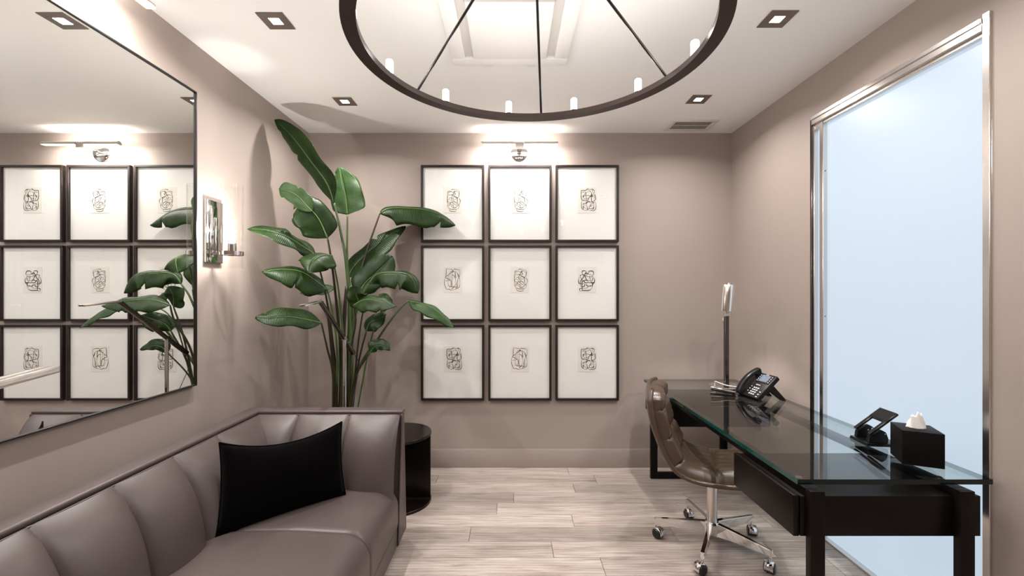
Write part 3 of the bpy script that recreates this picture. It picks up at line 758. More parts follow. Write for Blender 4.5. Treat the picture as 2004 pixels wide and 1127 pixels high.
# shell profile in local (x forward, z up); s from top of back to front of seat
PROF = [(-0.350, 0.895), (-0.352, 0.83), (-0.335, 0.72), (-0.300, 0.61), (-0.255, 0.51), (-0.190, 0.440), (-0.09, 0.405), (0.05, 0.398), (0.19, 0.412), (0.275, 0.425)]
prof = catmull([Vector((x, 0, z)) for x, z in PROF], 8)
N_ = len(prof) - 1
def prof_at(s):
    f_ = s * N_; i = min(int(f_), N_ - 1); t = f_ - i
    p = prof[i].lerp(prof[i + 1], t)
    d = (prof[min(i + 2, N_)] - prof[max(i - 1, 0)]).normalized()
    return p, Vector((-d.z, 0, d.x)) * -1      # normal towards the sitter
def normal_fix(nv): return nv
pt, nv = prof_at(0.1)
SGN = 1 if nv.x > 0 else -1
def halfw(s):      # half width along the profile
    w_ = 0.225 + 0.025 * math.sin(math.pi * min(1, s * 1.1))
    if s < 0.10: w_ *= (0.72 + 0.28 * math.sin(math.pi / 2 * s / 0.10))
    if s > 0.92: w_ *= (0.80 + 0.20 * math.cos(math.pi / 2 * (s - .92) / .08))
    return w_
def wrap(s, q):    # side wings curl forward
    return 0.030 * abs(q) ** 2.5
def shell_pt(s, q, off):
    p, nv = prof_at(s); nv = nv * SGN
    return Vector((p.x, q * halfw(s), p.z)) + nv * (off + wrap(s, q))
sh = grid('shell', lambda u, v: shell_pt(u, 2 * v - 1, 0.0), 48, 16, 'brown', oc); solid(sh, 0.016, 0)
# rolled rim
loop = [shell_pt(i / 40, -1, 0.004) for i in range(41)] + [shell_pt(1, -1 + 2 * j / 12, 0.004) for j in range(1, 13)] + [shell_pt(1 - i / 40, 1, 0.004) for i in range(1, 41)] + [shell_pt(0, 1 - 2 * j / 12, 0.004) for j in range(1, 13)]
bm = bmesh.new(); b_tube(bm, loop, 0.0125, 8); bm_obj('rim', bm, 'brown', oc, smooth=True)
SEAMS = [0.0, 0.165, 0.33, 0.50, 0.745, 0.995]
def pad(name, s0, s1, q0, q1, th, seam=0.72, first=False, last=False):
    def fn(u, v):
        s = s0 + (s1 - s0) * u; q = q0 + (q1 - q0) * v
        k = max(0.0, 1 - abs(2 * u - 1) ** 4.0) ** 0.5
        b0 = 0.0 if ((first and u < .5) or (last and u > .5)) else seam
        ev = 2 * v - 1
        inner = (ev > 0 and q1 < 0.9) or (ev < 0 and q0 > -0.9)       # towards the centre seam
        k2 = max(0.0, 1 - abs(ev) ** 5) ** 0.5
        if inner: k2 = 0.62 + 0.38 * k2
        wr = 0.0034 * math.sin(v * 46 + s0 * 30) * (abs(2 * u - 1) ** 2) * k2 * k
        return shell_pt(s, q * 0.955, 0.006 + th * k2 * (b0 + (1 - b0) * k) + wr)
    return grid(name, fn, 22, 30, 'brown', oc)
for k in range(len(SEAMS) - 1):
    nm = 'back_pad' if k < 3 else 'seat_pad'
    if k < 3:
        for (q0, q1) in ((-1, -0.02), (-0.02, 1)): pad(nm, SEAMS[k], SEAMS[k + 1], q0, q1, 0.092, 0.74, k == 0)
    else: pad(nm, SEAMS[k], SEAMS[k + 1], -1, 1, 0.088, 0.70, False, k == len(SEAMS) - 2)
# pad skirt that closes the side between cushion and shell
bm = bmesh.new()
b_lathe(bm, [(0, 0.375), (0.075, 0.375), (0.085, 0.39), (0.06, 0.400), (0, 0.400)], (0, 0, 0), 28); bm_obj('seat_mount', bm, 'blackmetal', oc, auto=40)
lathe('column', [(0, 0.10), (0.0275, 0.10), (0.0275, 0.375), (0, 0.375)], 'nickel', oc, seg=32)
lathe('hub', [(0, 0.062), (0.036, 0.062), (0.042, 0.08), (0.042, 0.125), (0.034, 0.135), (0, 0.135)], 'chrome', oc, seg=32)
casters = [at_z(1272, 1047, 0), at_z(1341, 1007, 0), at_z(1474, 1044, 0), at_z(1513, 1120, 0), at_z(1376, 1124, 0)]
th0 = math.radians(22)
angs = []
for cpos in casters:
    d = Vector((cpos.x - CH.x, cpos.y - CH.y)); angs.append(math.atan2(d.y, d.x))
base_a = sum(((a_ - angs[0] + math.pi) % (2 * math.pi) - math.pi) for a_ in angs[:1])
a_off = [(a_ + math.radians(72) * i) for i, a_ in enumerate(angs)]   # casters listed clockwise
ref = a_off[0]
mean = ref + sum(((a_ - ref + math.pi) % (2 * math.pi) - math.pi) for a_ in a_off) / 5
RB = 0.305
for i in range(5):
    a_ = mean - math.radians(72) * i + th0
    c_, s_ = math.cos(a_), math.sin(a_)
    mt = Matrix(((c_, -s_, 0, 0), (s_, c_, 0, 0), (0, 0, 1, 0), (0, 0, 0, 1)))
    # arm: tall flat bar tapering to the tip
    bm = bmesh.new()
    sec = [(0.030, 0.060, 0.132, 0.014), (0.10, 0.068, 0.128, 0.012), (0.30, 0.078, 0.112, 0.0095), (RB + .01, 0.078, 0.110, 0.0095)]
    rings = []
    for (x, z0, z1, hw_) in sec: rings.append([bm.verts.new(mt @ Vector(p)) for p in ((x, -hw_, z0), (x, hw_, z0), (x, hw_, z1), (x, -hw_, z1))])
    for A, B in zip(rings, rings[1:]):
        for k in range(4): bm.faces.new((A[k], A[(k + 1) % 4], B[(k + 1) % 4], B[k]))
    bm.faces.new(rings[0][::-1]); bm.faces.new(rings[-1])
    bmesh.ops.bevel(bm, geom=list(bm.edges), offset=0.0022, segments=2, affect='EDGES')
    leg = bm_obj('base_arm', bm, 'chrome', oc, auto=50)
    tip = mt @ Vector((RB, 0, 0))
    bm = bmesh.new(); b_cyl(bm, tip + Vector((0, 0, 0.045)), tip + Vector((0, 0, 0.086)), 0.0065, seg=12)
    caster = bm_obj('caster', bm, 'chrome', oc, auto=40)
    sw = a_ + 0.9 + 0.8 * i
    ax = Vector((math.cos(sw), math.sin(sw), 0)); fw_ = Vector((-ax.y, ax.x, 0))
    cc = tip + fw_ * 0.016 + Vector((0, 0, 0.027))
    for sd in (-1, 1):
        bm = bmesh.new(); b_lathe(bm, [(0, 0.004), (0.024, 0.004), (0.027, 0.008), (0.027, 0.020), (0.022, 0.026), (0.0, 0.027)], cc, 24, ax * sd)
        bmesh.ops.remove_doubles(bm, verts=bm.verts, dist=2e-5); bm_obj('wheel', bm, 'rubber', caster, auto=35)
    bm = bmesh.new(); A, B = [], []
    for k in range(13):
        g = math.radians(-10 + 200 * k / 12)
        d = fw_ * math.cos(g) + Vector((0, 0, math.sin(g)))
        A.append((cc + ax * -.021 + d * .0295)); B.append((cc + ax * .021 + d * .0295))
    VA = [bm.verts.new(p) for p in A]; VB = [bm.verts.new(p) for p in B]
    for k in range(12): bm.faces.new((VA[k], VA[k + 1], VB[k + 1], VB[k]))
    hd = bm_obj('caster_hood', bm, 'chrome', caster, smooth=True); solid(hd, 0.002, 1)

# ================================================================== DESK LAMP
lb = Vector((1.566, 3.14, GZ))
dl = thing('desk_lamp', 'chrome desk lamp with cylinder shade on the far end of the glass desk', 'desk lamp', lb)
lathe('base', [(0, 0), (0.112, 0), (0.114, 0.003), (0.114, 0.012), (0.110, 0.015), (0, 0.015)], 'chrome', dl, seg=48)
box('post', -0.0135, 0.0135, -0.0135, 0.0135, 0.015, 0.545, 'gunmetal', dl, 0.001, 1)
hd_c = at_y(1424.5, 582, 2.90) - lb
piv = Vector((0, 0, 0.53))
dirv = (Vector((hd_c.x, hd_c.y, hd_c.z - 0.005)) - piv).normalized()
cyl('arm', piv - dirv * 0.13, Vector((hd_c.x, hd_c.y, hd_c.z - .005)), 0.006, 'chrome', dl, seg=12)
cyl('counterweight', piv - dirv * 0.16, piv - dirv * 0.10, 0.022, 'chrome', dl, seg=24)
lathe('pivot', [(0, -0.02), (0.018, -0.02), (0.018, 0.02), (0, 0.02)], 'chrome', dl, piv, 20, (1, 0.2, 0))
ax = Vector((0.03, -0.10, 1)).normalized()
lathe('lamp_shade', [(0.036, -0.088), (0.0395, -0.088), (0.0395, 0.082), (0.036, 0.088), (0.012, 0.090), (0.010, 0.100), (0, 0.101)], 'shadenickel', dl, hd_c, 40, ax)
lathe('bulb', [(0, -0.080), (0.034, -0.080), (0.034, -0.070), (0, -0.070)], 'lamp_on', dl, hd_c, 32, ax)
ll = bpy.data.lights.new('desk_lamp_light', 'SPOT'); ll.energy = 14; ll.spot_size = math.radians(110); ll.spot_blend = 0.6; ll.shadow_soft_size = 0.02; ll.color = WARM
lo = bpy.data.objects.new('desk_lamp_light', ll); COL.objects.link(lo); lo.parent = dl; lo.location = hd_c - ax * 0.089
lo.rotation_euler = ax.to_track_quat('Z', 'Y').to_euler()

# ================================================================== STAPLER
p0_, p1_ = at_z(1390, 770, GZ), at_z(1440, 775, GZ)
ang = math.atan2(p1_.y - p0_.y, p1_.x - p0_.x); 
sp_ = thing('stapler', 'chrome and black stapler lying between desk lamp and telephone', 'stapler', (p0_ + p1_) / 2, ang)
Ls = (p1_ - p0_).length / 2
box('stapler_base', -Ls, Ls, -0.014, 0.014, 0, 0.007, 'plastic', sp_, 0.002)
box('anvil', -Ls * .95, -Ls * .6, -0.010, 0.010, 0.007, 0.0085, 'chrome', sp_)
mt = Matrix.Translation((Ls * .9, 0, 0.012)) @ Matrix.Rotation(math.radians(5), 4, 'Y')
box('magazine', -Ls * 1.85, 0, -0.009, 0.009, 0.0, 0.008, 'plastic', sp_, 0.001, mtx=mt)
mt2 = Matrix.Translation((Ls * .9, 0, 0.021)) @ Matrix.Rotation(math.radians(8), 4, 'Y')
box('top_arm', -Ls * 1.88, 0.010, -0.011, 0.011, 0.0, 0.009, 'chrome', sp_, 0.003, 3, mtx=mt2)
cyl('hinge', (Ls * .82, -0.0135, 0.016), (Ls * .82, 0.0135, 0.016), 0.010, 'plastic', sp_)

# ================================================================== TELEPHONE
e0, e1 = at_z(1445, 774, GZ), at_z(1484, 787.5, GZ)
wd_ = (e1 - e0); PWD = wd_.length * 0.5
wn = wd_.normalized(); dn = Vector((-wn.y, wn.x, 0))        # depth direction, away from the user
if dn.x < 0: dn = -dn
ph = thing('telephone', 'black desk telephone with corded handset and small screen on the glass desk', 'telephone', (e0 + e1) / 2, math.atan2(dn.y, dn.x))
# local: x depth, y to the user's left, z up
TL = math.radians(43); LN = 0.200; TH = 0.030
tm = Matrix.Translation((0.0, 0, 0.012)) @ Matrix.Rotation(-TL, 4, 'Y')
HW = max(PWD, 0.088)
box('body', 0.0, LN, -HW, HW, -TH / 2, TH / 2, 'plasticmat', ph, 0.006, 3, mtx=tm)
fz = TH / 2
scr = box('screen_bezel', LN * .60, LN * .965, -HW * .90, HW * .36, fz - .001, fz + .0018, 'plastic', ph, 0.001, 1, mtx=tm)
box('screen', LN * .66, LN * .93, -HW * .62, HW * .16, fz + .0015, fz + .0026, 'screen', scr, mtx=tm)
box('logo', LN * .945, LN * .958, -HW * .35, -HW * .10, fz + .0015, fz + .0026, 'keys', scr, mtx=tm)
def key(x, y, sx=.0042, sy=.0055): box('key', LN * x - sx, LN * x + sx, HW * y - sy, HW * y + sy, fz - .0005, fz + .0026, 'keys', ph, 0.0008, 1, mtx=tm)
for k in range(4):
    for j in range(3): key(0.12 + .085 * k, -0.42 + .19 * j)
for k in range(4): key(.67 + .075 * k, .27, .003, .003); key(.67 + .075 * k, -.76, .003, .003)
for j in range(3): key(.50, -.30 + .14 * j, .003, .004)
for k in range(3): key(.20 + .10 * k, .26, .003, .003)
for k in range(3): key(.06 + .10 * k, -.80, .003, .006)
hs = []
for k in range(13):
    t = k / 12; x = LN * (-.03 + 1.07 * t); zz = fz + 0.012 + 0.030 * math.sin(math.pi * t) ** 0.8
    hs.append(tm @ Vector((x, HW * .68, zz)))
hp_ = catmull(hs, 3); rings = []; bm = bmesh.new()
for i, p in enumerate(hp_):
    t = i / (len(hp_) - 1)
    d = (hp_[min(i + 1, len(hp_) - 1)] - hp_[max(i - 1, 0)]).normalized(); Yv = Vector((0, 1, 0)); nn = d.cross(Yv) * -1
    if nn.z < 0: nn = -nn
    a_, b_ = 0.0235 - 0.004 * math.sin(math.pi * t), 0.0125 + 0.005 * abs(2 * t - 1) ** 3
    if i in (0, len(hp_) - 1): a_, b_ = a_ * .75, b_ * .6
    rg = []
    for k in range(16):
        g = 2 * math.pi * k / 16; cc_, ss_ = math.cos(g), math.sin(g)
        rg.append(bm.verts.new(p + Yv * a_ * math.copysign(abs(cc_) ** .55, cc_) + nn * b_ * math.copysign(abs(ss_) ** .7, ss_)))
    rings.append(rg)
for A, B in zip(rings, rings[1:]):
    for k in range(16): bm.faces.new((A[k], A[(k + 1) % 16], B[(k + 1) % 16], B[k]))
bm.faces.new(rings[0][::-1]); bm.faces.new(rings[-1])
bm_obj('handset', bm, 'plastic', ph, auto=60)
for xx in (.07, .93): box('handset_cup', LN * xx - .02, LN * xx + .02, HW * .68 - .022, HW * .68 + .022, fz - .002, fz + .020, 'plastic', ph, 0.008, 3, mtx=tm)
box('cradle', LN * .02, LN * .98, HW * .38, HW * .99, fz - .002, fz + .003, 'plastic', ph, 0.002, 1, mtx=tm)
# stand
bm = bmesh.new()
q = [(0.055, 0.040), (0.115, 0.100), (0.205, 0.006), (0.205, 0.0), (0.180, 0.0), (0.100, 0.060)]
for yy in (-HW * .75, HW * .55):
    A = [bm.verts.new((x, yy - .012, z)) for x, z in q]; B = [bm.verts.new((x, yy + .012, z)) for x, z in q]
    bm.faces.new(A); bm.faces.new(B[::-1])
    for k in range(len(q)): bm.faces.new((A[k], B[k], B[(k + 1) % len(q)], A[(k + 1) % len(q)]))
b_box(bm, 0.07, 0.13, -HW * .8, HW * .6, 0.055, 0.085, 0.004)
bm_obj('stand', bm, 'plasticmat', ph)
bm = bmesh.new(); b_box(bm, -0.006, 0.03, -HW, HW, 0.0, 0.008, 0.002); bm_obj('front_foot', bm, 'plasticmat', ph)
inv = Matrix.Translation(ph.location) @ Matrix.Rotation(ph.rotation_euler.z, 4, 'Z'); inv = inv.inverted()
tube('cord', [inv @ Vector((1.66, 2.92, GZ + .02)), inv @ Vector((1.60, 3.00, GZ + .03)), inv @ Vector((1.52, 3.04, GZ + .035)), inv @ Vector((1.47, 3.10, GZ + .05)), inv @ Vector((1.56, 3.30, GZ + .006))], 0.0025, 'whitecable', ph)

# ================================================================== HOLE PUNCH
hp_c = Vector((1.672, 1.985, GZ))
hp = thing('hole_punch', 'black two-hole punch with raised lever on the glass desk', 'hole punch', hp_c, math.radians(-6))
box('base', -0.070, 0.068, -0.058, 0.058, 0.0, 0.013, 'plastic', hp, 0.003)
box('base_pad', -0.072, 0.070, -0.060, 0.060, 0.0, 0.005, 'plasticmat', hp, 0.002)
for s_ in (-1, 1):
    bm = bmesh.new(); q = [(-0.056, 0.013), (0.022, 0.013), (0.024, 0.034), (0.014, 0.062), (-0.004, 0.072), (-0.052, 0.042)]
    A = [bm.verts.new((x, s_ * .040 - .011, z)) for x, z in q]; B = [bm.verts.new((x, s_ * .040 + .011, z)) for x, z in q]
    bm.faces.new(A); bm.faces.new(B[::-1])
    for k in range(6): bm.faces.new((A[k], B[k], B[(k + 1) % 6], A[(k + 1) % 6]))
    bmesh.ops.bevel(bm, geom=list(bm.edges), offset=0.002, segments=2, affect='EDGES')
    br = bm_obj('bracket', bm, 'plastic', hp, auto=40)
    for xx, zz in ((-0.010, .050), (0.006, .056)): cyl('pin', (xx, s_ * .040 - .0145, zz), (xx, s_ * .040 + .0145, zz), 0.003, 'chrome', br, seg=10)
    cyl('die', (-0.035, s_ * .040, 0.011), (-0.035, s_ * .040, 0.05), 0.004, 'chrome', br, seg=12)
mt = Matrix.Translation((-0.052, 0, 0.046)) @ Matrix.Rotation(math.radians(-39), 4, 'Y')
bm = bmesh.new()
for s_ in (-1, 1): b_box(bm, 0, 0.10, s_ * .044 - .010, s_ * .044 + .010, 0, 0.010, 0.003, 2, mt)
b_box(bm, 0.085, 0.152, -.054, .054, 0, 0.011, 0.004, 2, mt)
lev = bm_obj('lever', bm, 'plastic', hp, auto=40)
box('lever_grip', 0.092, 0.150, -.050, .050, 0.0105, 0.0125, 'plasticmat', lev, 0.001, 1, mtx=mt)

# ================================================================== TISSUE BOX
tb = thing('tissue_box', 'black cube tissue box cover with white tissue on the near end of the desk', 'tissue box', (1.659, 1.767, GZ), math.radians(-25))
bs = 0.065
bm = bmesh.new(); b_box(bm, -bs, bs, -bs, bs, 0, 0.136, 0.002); bm_obj('box_cover', bm, 'boxblack', tb, auto=40)
lathe('slot', [(0, 0.1362), (0.030, 0.1362), (0.030, 0.1368), (0, 0.1368)], 'ink', tb, seg=24)
random.seed(5)
V, Fc = [], []
nr, nc = 9, 26
for i in range(nr):
    t = i / (nr - 1)
    for j in range(nc):
        a_ = 2 * math.pi * j / nc
        rr_ = 0.026 * (1 - 0.42 * t) * (1 + (0.10 + .22 * t) * math.sin(3 * a_ + 1.7 * t) + 0.10 * math.sin(7 * a_ + 5 * t))
        zz = 0.134 + 0.050 * t + (0.014 * t * t * math.sin(a_ + 2.2) + 0.006 * t * math.sin(5 * a_))
        V.append((rr_ * math.cos(a_) * 1.15 - 0.004 * t, rr_ * math.sin(a_) * .55, zz))
V.append((-.003, 0, 0.176))
Fc = [(i * nc + j, i * nc + (j + 1) % nc, (i + 1) * nc + (j + 1) % nc, (i + 1) * nc + j) for i in range(nr - 1) for j in range(nc)]
Fc += [((nr - 1) * nc + j, (nr - 1) * nc + (j + 1) % nc, nr * nc) for j in range(nc)]
mesh_obj('tissue', V, Fc, 'tissue', tb, smooth=True)

# ================================================================== READING LAMPS
def reading_lamp(label, foot, pts, group, hw=.014):
    """pts: head tip, elbow, lower end of arm, post top (world)"""
    t = thing('reading_floor_lamp', label, 'floor lamp', foot, 0, group)
    o_ = Vector(foot)
    tip, elb, low, top = [Vector(p) - o_ for p in pts]
    lathe('base', [(0, 0), (0.11, 0), (0.11, 0.010), (0.106, 0.013), (0, 0.013)], 'chrome', t, seg=40)
    cyl('post', (0, 0, 0.012), top, 0.011, 'chrome', t, seg=20)
    cyl('arm', low, elb, 0.0135, 'gunmetal', t, seg=16)
    cyl('arm_sleeve', low, low.lerp(elb, .22), 0.0165, 'gunmetal', t, seg=16)
    jt = low.lerp(elb, .33)
    lathe('joint', [(0, -.016), (.013, -.016), (.013, .016), (0, .016)], 'chrome', t, top, 16, (1, 0, 0))
    d = tip - elb; L = d.length; dd = d.normalized(); xx = Vector((0, 0, 1)).cross(dd).normalized(); up = dd.cross(xx)
    mt = Matrix(((dd.x, xx.x, up.x, elb.x), (dd.y, xx.y, up.y, elb.y), (dd.z, xx.z, up.z, elb.z), (0, 0, 0, 1)))
    hd_ = box('lamp_head', 0, L, -hw + .003, hw - .003, -.003, .003, 'gunmetal', t, 0.001, 1, mtx=mt)
    for s_ in (-1, 1): box('head_rail', 0, L, s_ * hw - .004, s_ * hw + .004, -.005, .005, 'shadenickel', hd_, 0.0015, 2, mtx=mt)
    box('led_strip', .01, L - .006, -hw * .5, hw * .5, -.0056, -.0028, 'offwhite', hd_, mtx=mt)
    tube('cord', [low, low + Vector((.02, .05, -.10)), Vector((0.02, 0.05, .65)), Vector((-.03, .02, .55)), Vector((0.0, 0.0, .40)) + Vector((-.012, 0, 0))], 0.0022, 'cable', t)
    return t
PX = -1.080
reading_lamp('chrome reading floor lamp standing in front of the tall plant', (-1.075, 2.79, 0), [(PX, 2.231, 1.371), (PX, 2.446, 1.388), (PX, 2.955, 1.026), (-1.075, 2.79, 1.143)], 'reading floor lamps')
reading_lamp('chrome reading lamp whose bright bar head reaches in at the left edge', (-0.54, 0.02, 0), [(-0.63, 0.592, 1.335), (-0.59, 0.37, 1.322), (-0.54, -0.14, 0.98), (-0.54, 0.02, 1.09)], 'reading floor lamps', 0.0065)

# ================================================================== PLANT
PB = Vector((-1.205, 3.08, 0))
pl = thing('potted_plant', 'tall bird of paradise plant with broad dark green leaves in the corner', 'plant', PB)
lathe('pot', [(0, 0), (0.135, 0), (0.15, 0.02), (0.17, 0.36), (0.172, 0.40), (0.158, 0.40), (0.155, 0.36), (0, 0.355)], 'pot', pl, seg=40)
lathe('soil', [(0, 0.372), (0.1555, 0.368)], 'soil', pl, seg=32)
def W(p): return at_y(*p) - PB
def leaf(mid, wl, wr, N, fold=0.25, droop=0.0, base=0.25, tip=0.5, tears=(), mat='leaf', ribr=0.0045, twist=0.0):
    """mid: midrib (px,py,depth) base->tip; wl/wr half widths in metres on either side; N: rough facing (right, up, towards viewer)"""
    P = catmull([W(p) for p in mid], 8); n = len(P) - 1
    Nv = Vector((N[0], -N[2], N[1])).normalized()
    nv = 7
    V, Fc, UV = [], [], []
    NUr = 28
    import bisect
    cum = [0.0]
    for a, b in zip(P, P[1:]): cum.append(cum[-1] + (b - a).length)
    tot = cum[-1]
    def at(s):
        d = s * tot; i = min(max(bisect.bisect_right(cum, d) - 1, 0), n - 1)
        t = (d - cum[i]) / max(cum[i + 1] - cum[i], 1e-9)
        return P[i].lerp(P[i + 1], t), (P[min(i + 2, n)] - P[max(i - 1, 0)]).normalized()
    def prof(s):
        a = min(1.0, (s / base)) if base > 0 else 1
        a = math.sin(math.pi / 2 * a) ** 0.75
        c = min(1.0, ((1 - s) / tip)); c = math.sin(math.pi / 2 * c) ** 0.75
        return max(a * c, 0.012)
    rnd_ = random.Random(int(mid[0][0] * 7 + mid[0][1]))
    phs = rnd_.uniform(0, 6)
    for side, wd, sg in ((0, wl, -1), (1, wr, 1)):
        b0 = len(V)
        for i in range(NUr + 1):
            s = i / NUr
            p, T_ = at(s)
            tw = twist * (s - .3)
            nn = (Nv - T_ * Nv.dot(T_)).normalized()
            cdir = T_.cross(nn)
            if tw:
                q_ = Matrix.Rotation(tw, 3, T_); nn = q_ @ nn; cdir = q_ @ cdir
            ww = wd * prof(s) * (1 + 0.035 * math.sin(11 * s + phs + 2 * side))
            for (ts, tside, depth) in tears:
                if tside == side and abs(s - ts) < 0.028: ww *= depth + (1 - depth) * abs(s - ts) / 0.028
            for j in range(nv + 1):
                v = j / nv
                ang = fold - (fold + droop) * v
                off = cdir * sg * ww * v * math.cos(fold * (1 - v) - droop * v * .7) + nn * ww * (fold * v * (1 - .55 * v) - droop * v * v)
                off += nn * 0.006 * math.sin(16 * s + 3 * side + phs) * v * v
                off += T_ * ww * 0.10 * v * v * (1 if s < .75 else .3)
                V.append(p + off); UV.append((s, v * (0.5 if side else -.5) + .5))
        for i in range(NUr):
            for j in range(nv):
                q = (b0 + i * (nv + 1) + j, b0 + (i + 1) * (nv + 1) + j, b0 + (i + 1) * (nv + 1) + j + 1, b0 + i * (nv + 1) + j + 1)
                Fc.append(q if side else q[::-1])
    o = mesh_obj('leaf', V, Fc, mat, pl, smooth=True, uvs=UV)
    solid(o, 0.0012, 0)
    rp = [at(i / 20)[0] for i in range(20)]
    bm = bmesh.new(); b_tube(bm, rp, lambda t: ribr * (1 - .8 * t), 6); bm_obj('midrib', bm, 'rib', o, smooth=True)
    return o
def stem(pts, r0, r1, mat):
    P = [W(p) for p in pts]
    bm = bmesh.new(); b_tube(bm, catmull(P, 8), lambda t: r0 + (r1 - r0) * t, 8); bm_obj('stem', bm, mat, pl, smooth=True)
G, Bn = 'stemgreen', 'stembrown'
def root(px, D): return (px, CY + (CAMZ - 0.37) * F / D, D)
# tall upper left
leaf([(654, 398, 3.0), (640, 358, 2.99), (612, 320, 2.96), (574, 270, 2.93), (538, 234, 2.92)], 0.100, 0.105, (-0.45, -0.40, 0.75), 0.16, 0.08, 0.30, 0.36, ((.62, 0, .5), (.9, 0, .7)), ribr=.0055)
stem([root(668, 3.08), (684, 640, 3.05), (678, 520, 3.03), (666, 450, 3.01), (654, 398, 3.0)], 0.016, 0.0065, G)
# upright paddle
leaf([(680, 420, 3.14), (675, 378, 3.15), (664, 326, 3.17)], 0.105, 0.128, (0.1, 0.15, 1.0), 0.08, 0.08, 0.10, 0.62, ((.85, 0, .6),), 'leaf_light', .0055)
stem([root(672, 3.12), (690, 640, 3.12), (680, 520, 3.13), (680, 420, 3.14)], 0.015, 0.006, G)
# left, folded back tip
leaf([(641, 466, 2.84), (626, 432, 2.80), (606, 407, 2.77), (580, 386, 2.75)], 0.135, 0.105, (0.30, 0.45, 0.85), 0.05, 0.35, 0.16, 0.38, ((.86, 0, .5),), 'leaf', .006, -0.3)
leaf([(612, 414, 2.76), (600, 401, 2.745), (583, 384, 2.73), (565, 374, 2.72), (546, 371, 2.71)], 0.062, 0.055, (0.15, 0.35, 0.9), 0.10, -0.10, 0.30, 0.16, ((.62, 1, .5),), 'leaf_light', .0045)
stem([root(660, 3.06), (668, 720, 3.02), (660, 610, 2.96), (650, 520, 2.88), (641, 466, 2.84)], 0.013, 0.006, Bn)
# far left narrow
leaf([(618, 499, 2.82), (596, 484, 2.78), (560, 462, 2.70), (520, 450, 2.66), (483, 448, 2.62)], 0.080, 0.088, (0.1, 0.72, 0.55), 0.22, 0.25, 0.22, 0.50, ((.4, 1, .6),), 'leaf', .005)
stem([root(652, 3.02), (652, 700, 2.98), (640, 590, 2.90), (618, 499, 2.82)], 0.011, 0.005, Bn)
# silver leaf hanging towards the viewer
leaf([(650, 500, 2.84), (634, 499, 2.76), (615, 508, 2.68), (603, 534, 2.66)], 0.105, 0.125, (0.12, 0.62, 0.80), 0.06, 0.45, 0.22, 0.40, ((.3, 1, .6),), 'leaf', .005)
stem([root(662, 3.04), (672, 700, 3.0), (664, 580, 2.92), (650, 500, 2.84)], 0.011, 0.005, G)
# left level leaf with dark hanging blade
leaf([(641, 568, 2.84), (618, 549, 2.80), (588, 531, 2.76), (548, 527, 2.70), (513, 532, 2.66)], 0.115, 0.060, (0.1, 0.70, 0.60), 0.10, 0.45, 0.18, 0.45, ((.45, 0, .4),), 'leaf', .005, -.3)
stem([root(656, 3.05), (660, 700, 2.98), (652, 620, 2.90), (641, 568, 2.84)], 0.010, 0.005, G)
# small fresh leaf behind
leaf([(655, 564, 3.22), (625, 567, 3.20), (586, 574, 3.16)], 0.045, 0.045, (0, .5, .8), 0.15, 0.1, 0.25, 0.4, ((.6, 0, .3),), 'leaf_light', .004)
stem([root(664, 3.12), (664, 640, 3.18), (655, 564, 3.22)], 0.008, 0.005, G)
# low left leaf
leaf([(629, 632, 2.86), (600, 625, 2.80), (560, 619, 2.72), (528, 622, 2.66), (499, 622, 2.62)], 0.066, 0.070, (0.05, 0.50, 0.85), 0.14, 0.18, 0.25, 0.35, ((.85, 1, .6),), 'leaf', .005)
stem([root(650, 3.0), (652, 740, 2.96), (640, 680, 2.90), (629, 632, 2.86)], 0.010, 0.005, Bn)
# top right arching over the picture
leaf([(743, 419, 3.30), (757, 409, 3.32), (790, 407, 3.36), (846, 414, 3.40), (891, 441, 3.42)], 0.10, 0.135, (0.05, 0.70, 0.65), 0.0, 0.55, 0.14, 0.42, ((.82, 1, .4),), 'leaf', .006)
stem([root(682, 3.12), (692, 600, 3.18), (712, 510, 3.24), (743, 419, 3.30)], 0.012, 0.006, Bn)
# behind, rising to the right
leaf([(679, 545, 3.24), (693, 521, 3.27), (722, 492, 3.32), (758, 463, 3.36), (794, 443, 3.40)], 0.075, 0.145, (-0.2, 0.45, 0.85), 0.30, 0.10, 0.20, 0.55, ((.6, 0, .3),), 'leaf', .005)
stem([root(676, 3.14), (686, 640, 3.2), (679, 545, 3.24)], 0.010, 0.005, Bn)
# dark blade on the right
leaf([(700, 576, 3.16), (716, 552, 3.18), (742, 528, 3.20), (769, 501, 3.22)], 0.105, 0.105, (0.25, 0.35, 0.9), 0.16, 0.10, 0.22, 0.32, (), 'leaf', .005)
stem([root(678, 3.1), (690, 660, 3.13), (700, 576, 3.16)], 0.010, 0.005, Bn)
# arching right with hanging end
leaf([(722, 556, 3.02), (737, 537, 3.02), (770, 533, 3.00), (803, 540, 2.98), (818, 574, 2.97)], 0.050, 0.112, (0.1, 0.68, 0.65), 0.0, 0.50, 0.30, 0.28, ((.55, 1, .2),), 'leaf', .0055)
stem([root(684, 3.1), (684, 680, 3.06), (704, 590, 3.03), (722, 556, 3.02)], 0.010, 0.0055, G)
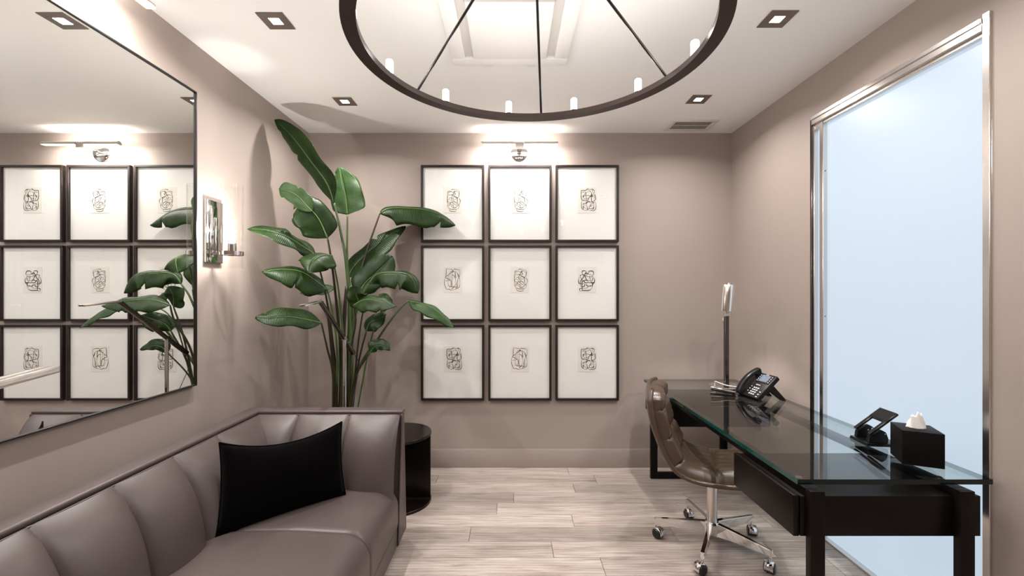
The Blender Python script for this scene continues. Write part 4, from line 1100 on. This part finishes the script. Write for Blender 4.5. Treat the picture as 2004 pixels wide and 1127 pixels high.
# centre leaves
leaf([(692, 597, 2.86), (715, 586, 2.82), (745, 589, 2.76), (776, 599, 2.72)], 0.05, 0.085, (-0.05, 0.65, 0.75), 0.02, 0.35, 0.22, 0.50, ((.7, 1, .45),), 'leaf', .004)
stem([root(680, 3.05), (686, 700, 2.98), (696, 630, 2.90), (692, 597, 2.86)], 0.009, 0.005, Bn)
leaf([(712, 600, 2.94), (702, 588, 2.91), (697, 575, 2.89), (702, 560, 2.88)], 0.07, 0.07, (-0.1, 0.2, 0.95), 0.10, 0.15, 0.25, 0.40, (), 'leaf', .004)
stem([root(682, 3.04), (700, 680, 2.98), (712, 600, 2.94)], 0.008, 0.005, Bn)
leaf([(766, 598, 3.0), (757, 586, 3.0), (742, 575, 3.0)], 0.03, 0.03, (0, .2, 1), .1, .1, .3, .4, (), 'leaf_light', .003)
stem([root(688, 3.06), (730, 650, 3.03), (766, 598, 3.0)], 0.006, 0.004, G)
# low centre cup leaf
leaf([(717, 648, 2.94), (723, 633, 2.92), (740, 624, 2.90), (756, 616, 2.88)], 0.060, 0.075, (-0.1, 0.55, 0.8), 0.05, 0.20, 0.25, 0.45, (), 'leaf', .004)
stem([root(682, 3.06), (700, 720, 3.0), (717, 648, 2.94)], 0.009, 0.005, Bn)
# right low hanging leaf on a long petiole
leaf([(800, 589, 2.98), (828, 595, 2.97), (858, 610, 2.95), (889, 641, 2.92)], 0.035, 0.070, (0.2, 0.75, 0.6), 0.0, 0.35, 0.18, 0.6, (), 'leaf_light', .0045)
stem([root(684, 3.08), (697, 735, 3.06), (745, 655, 3.02), (782, 605, 3.0), (800, 589, 2.98)], 0.012, 0.004, G)
# lowest right pointed leaf
leaf([(724, 690, 2.94), (733, 678, 2.93), (747, 676, 2.92), (764, 685, 2.90)], 0.050, 0.032, (0, 0.35, 0.9), 0.05, 0.2, 0.2, 0.55, (), 'leaf', .003)
stem([root(688, 3.04), (690, 755, 3.0), (724, 690, 2.94)], 0.008, 0.004, Bn)
# thick lower sheaths
stem([root(655, 3.02), (655, 740, 3.0), (648, 660, 2.99), (640, 600, 2.98)], 0.024, 0.009, Bn)
stem([root(670, 3.0), (674, 740, 3.0), (672, 660, 3.0), (678, 560, 3.02)], 0.026, 0.010, Bn)
stem([root(684, 3.04), (688, 740, 3.03), (686, 660, 3.03), (684, 560, 3.04)], 0.020, 0.009, G)
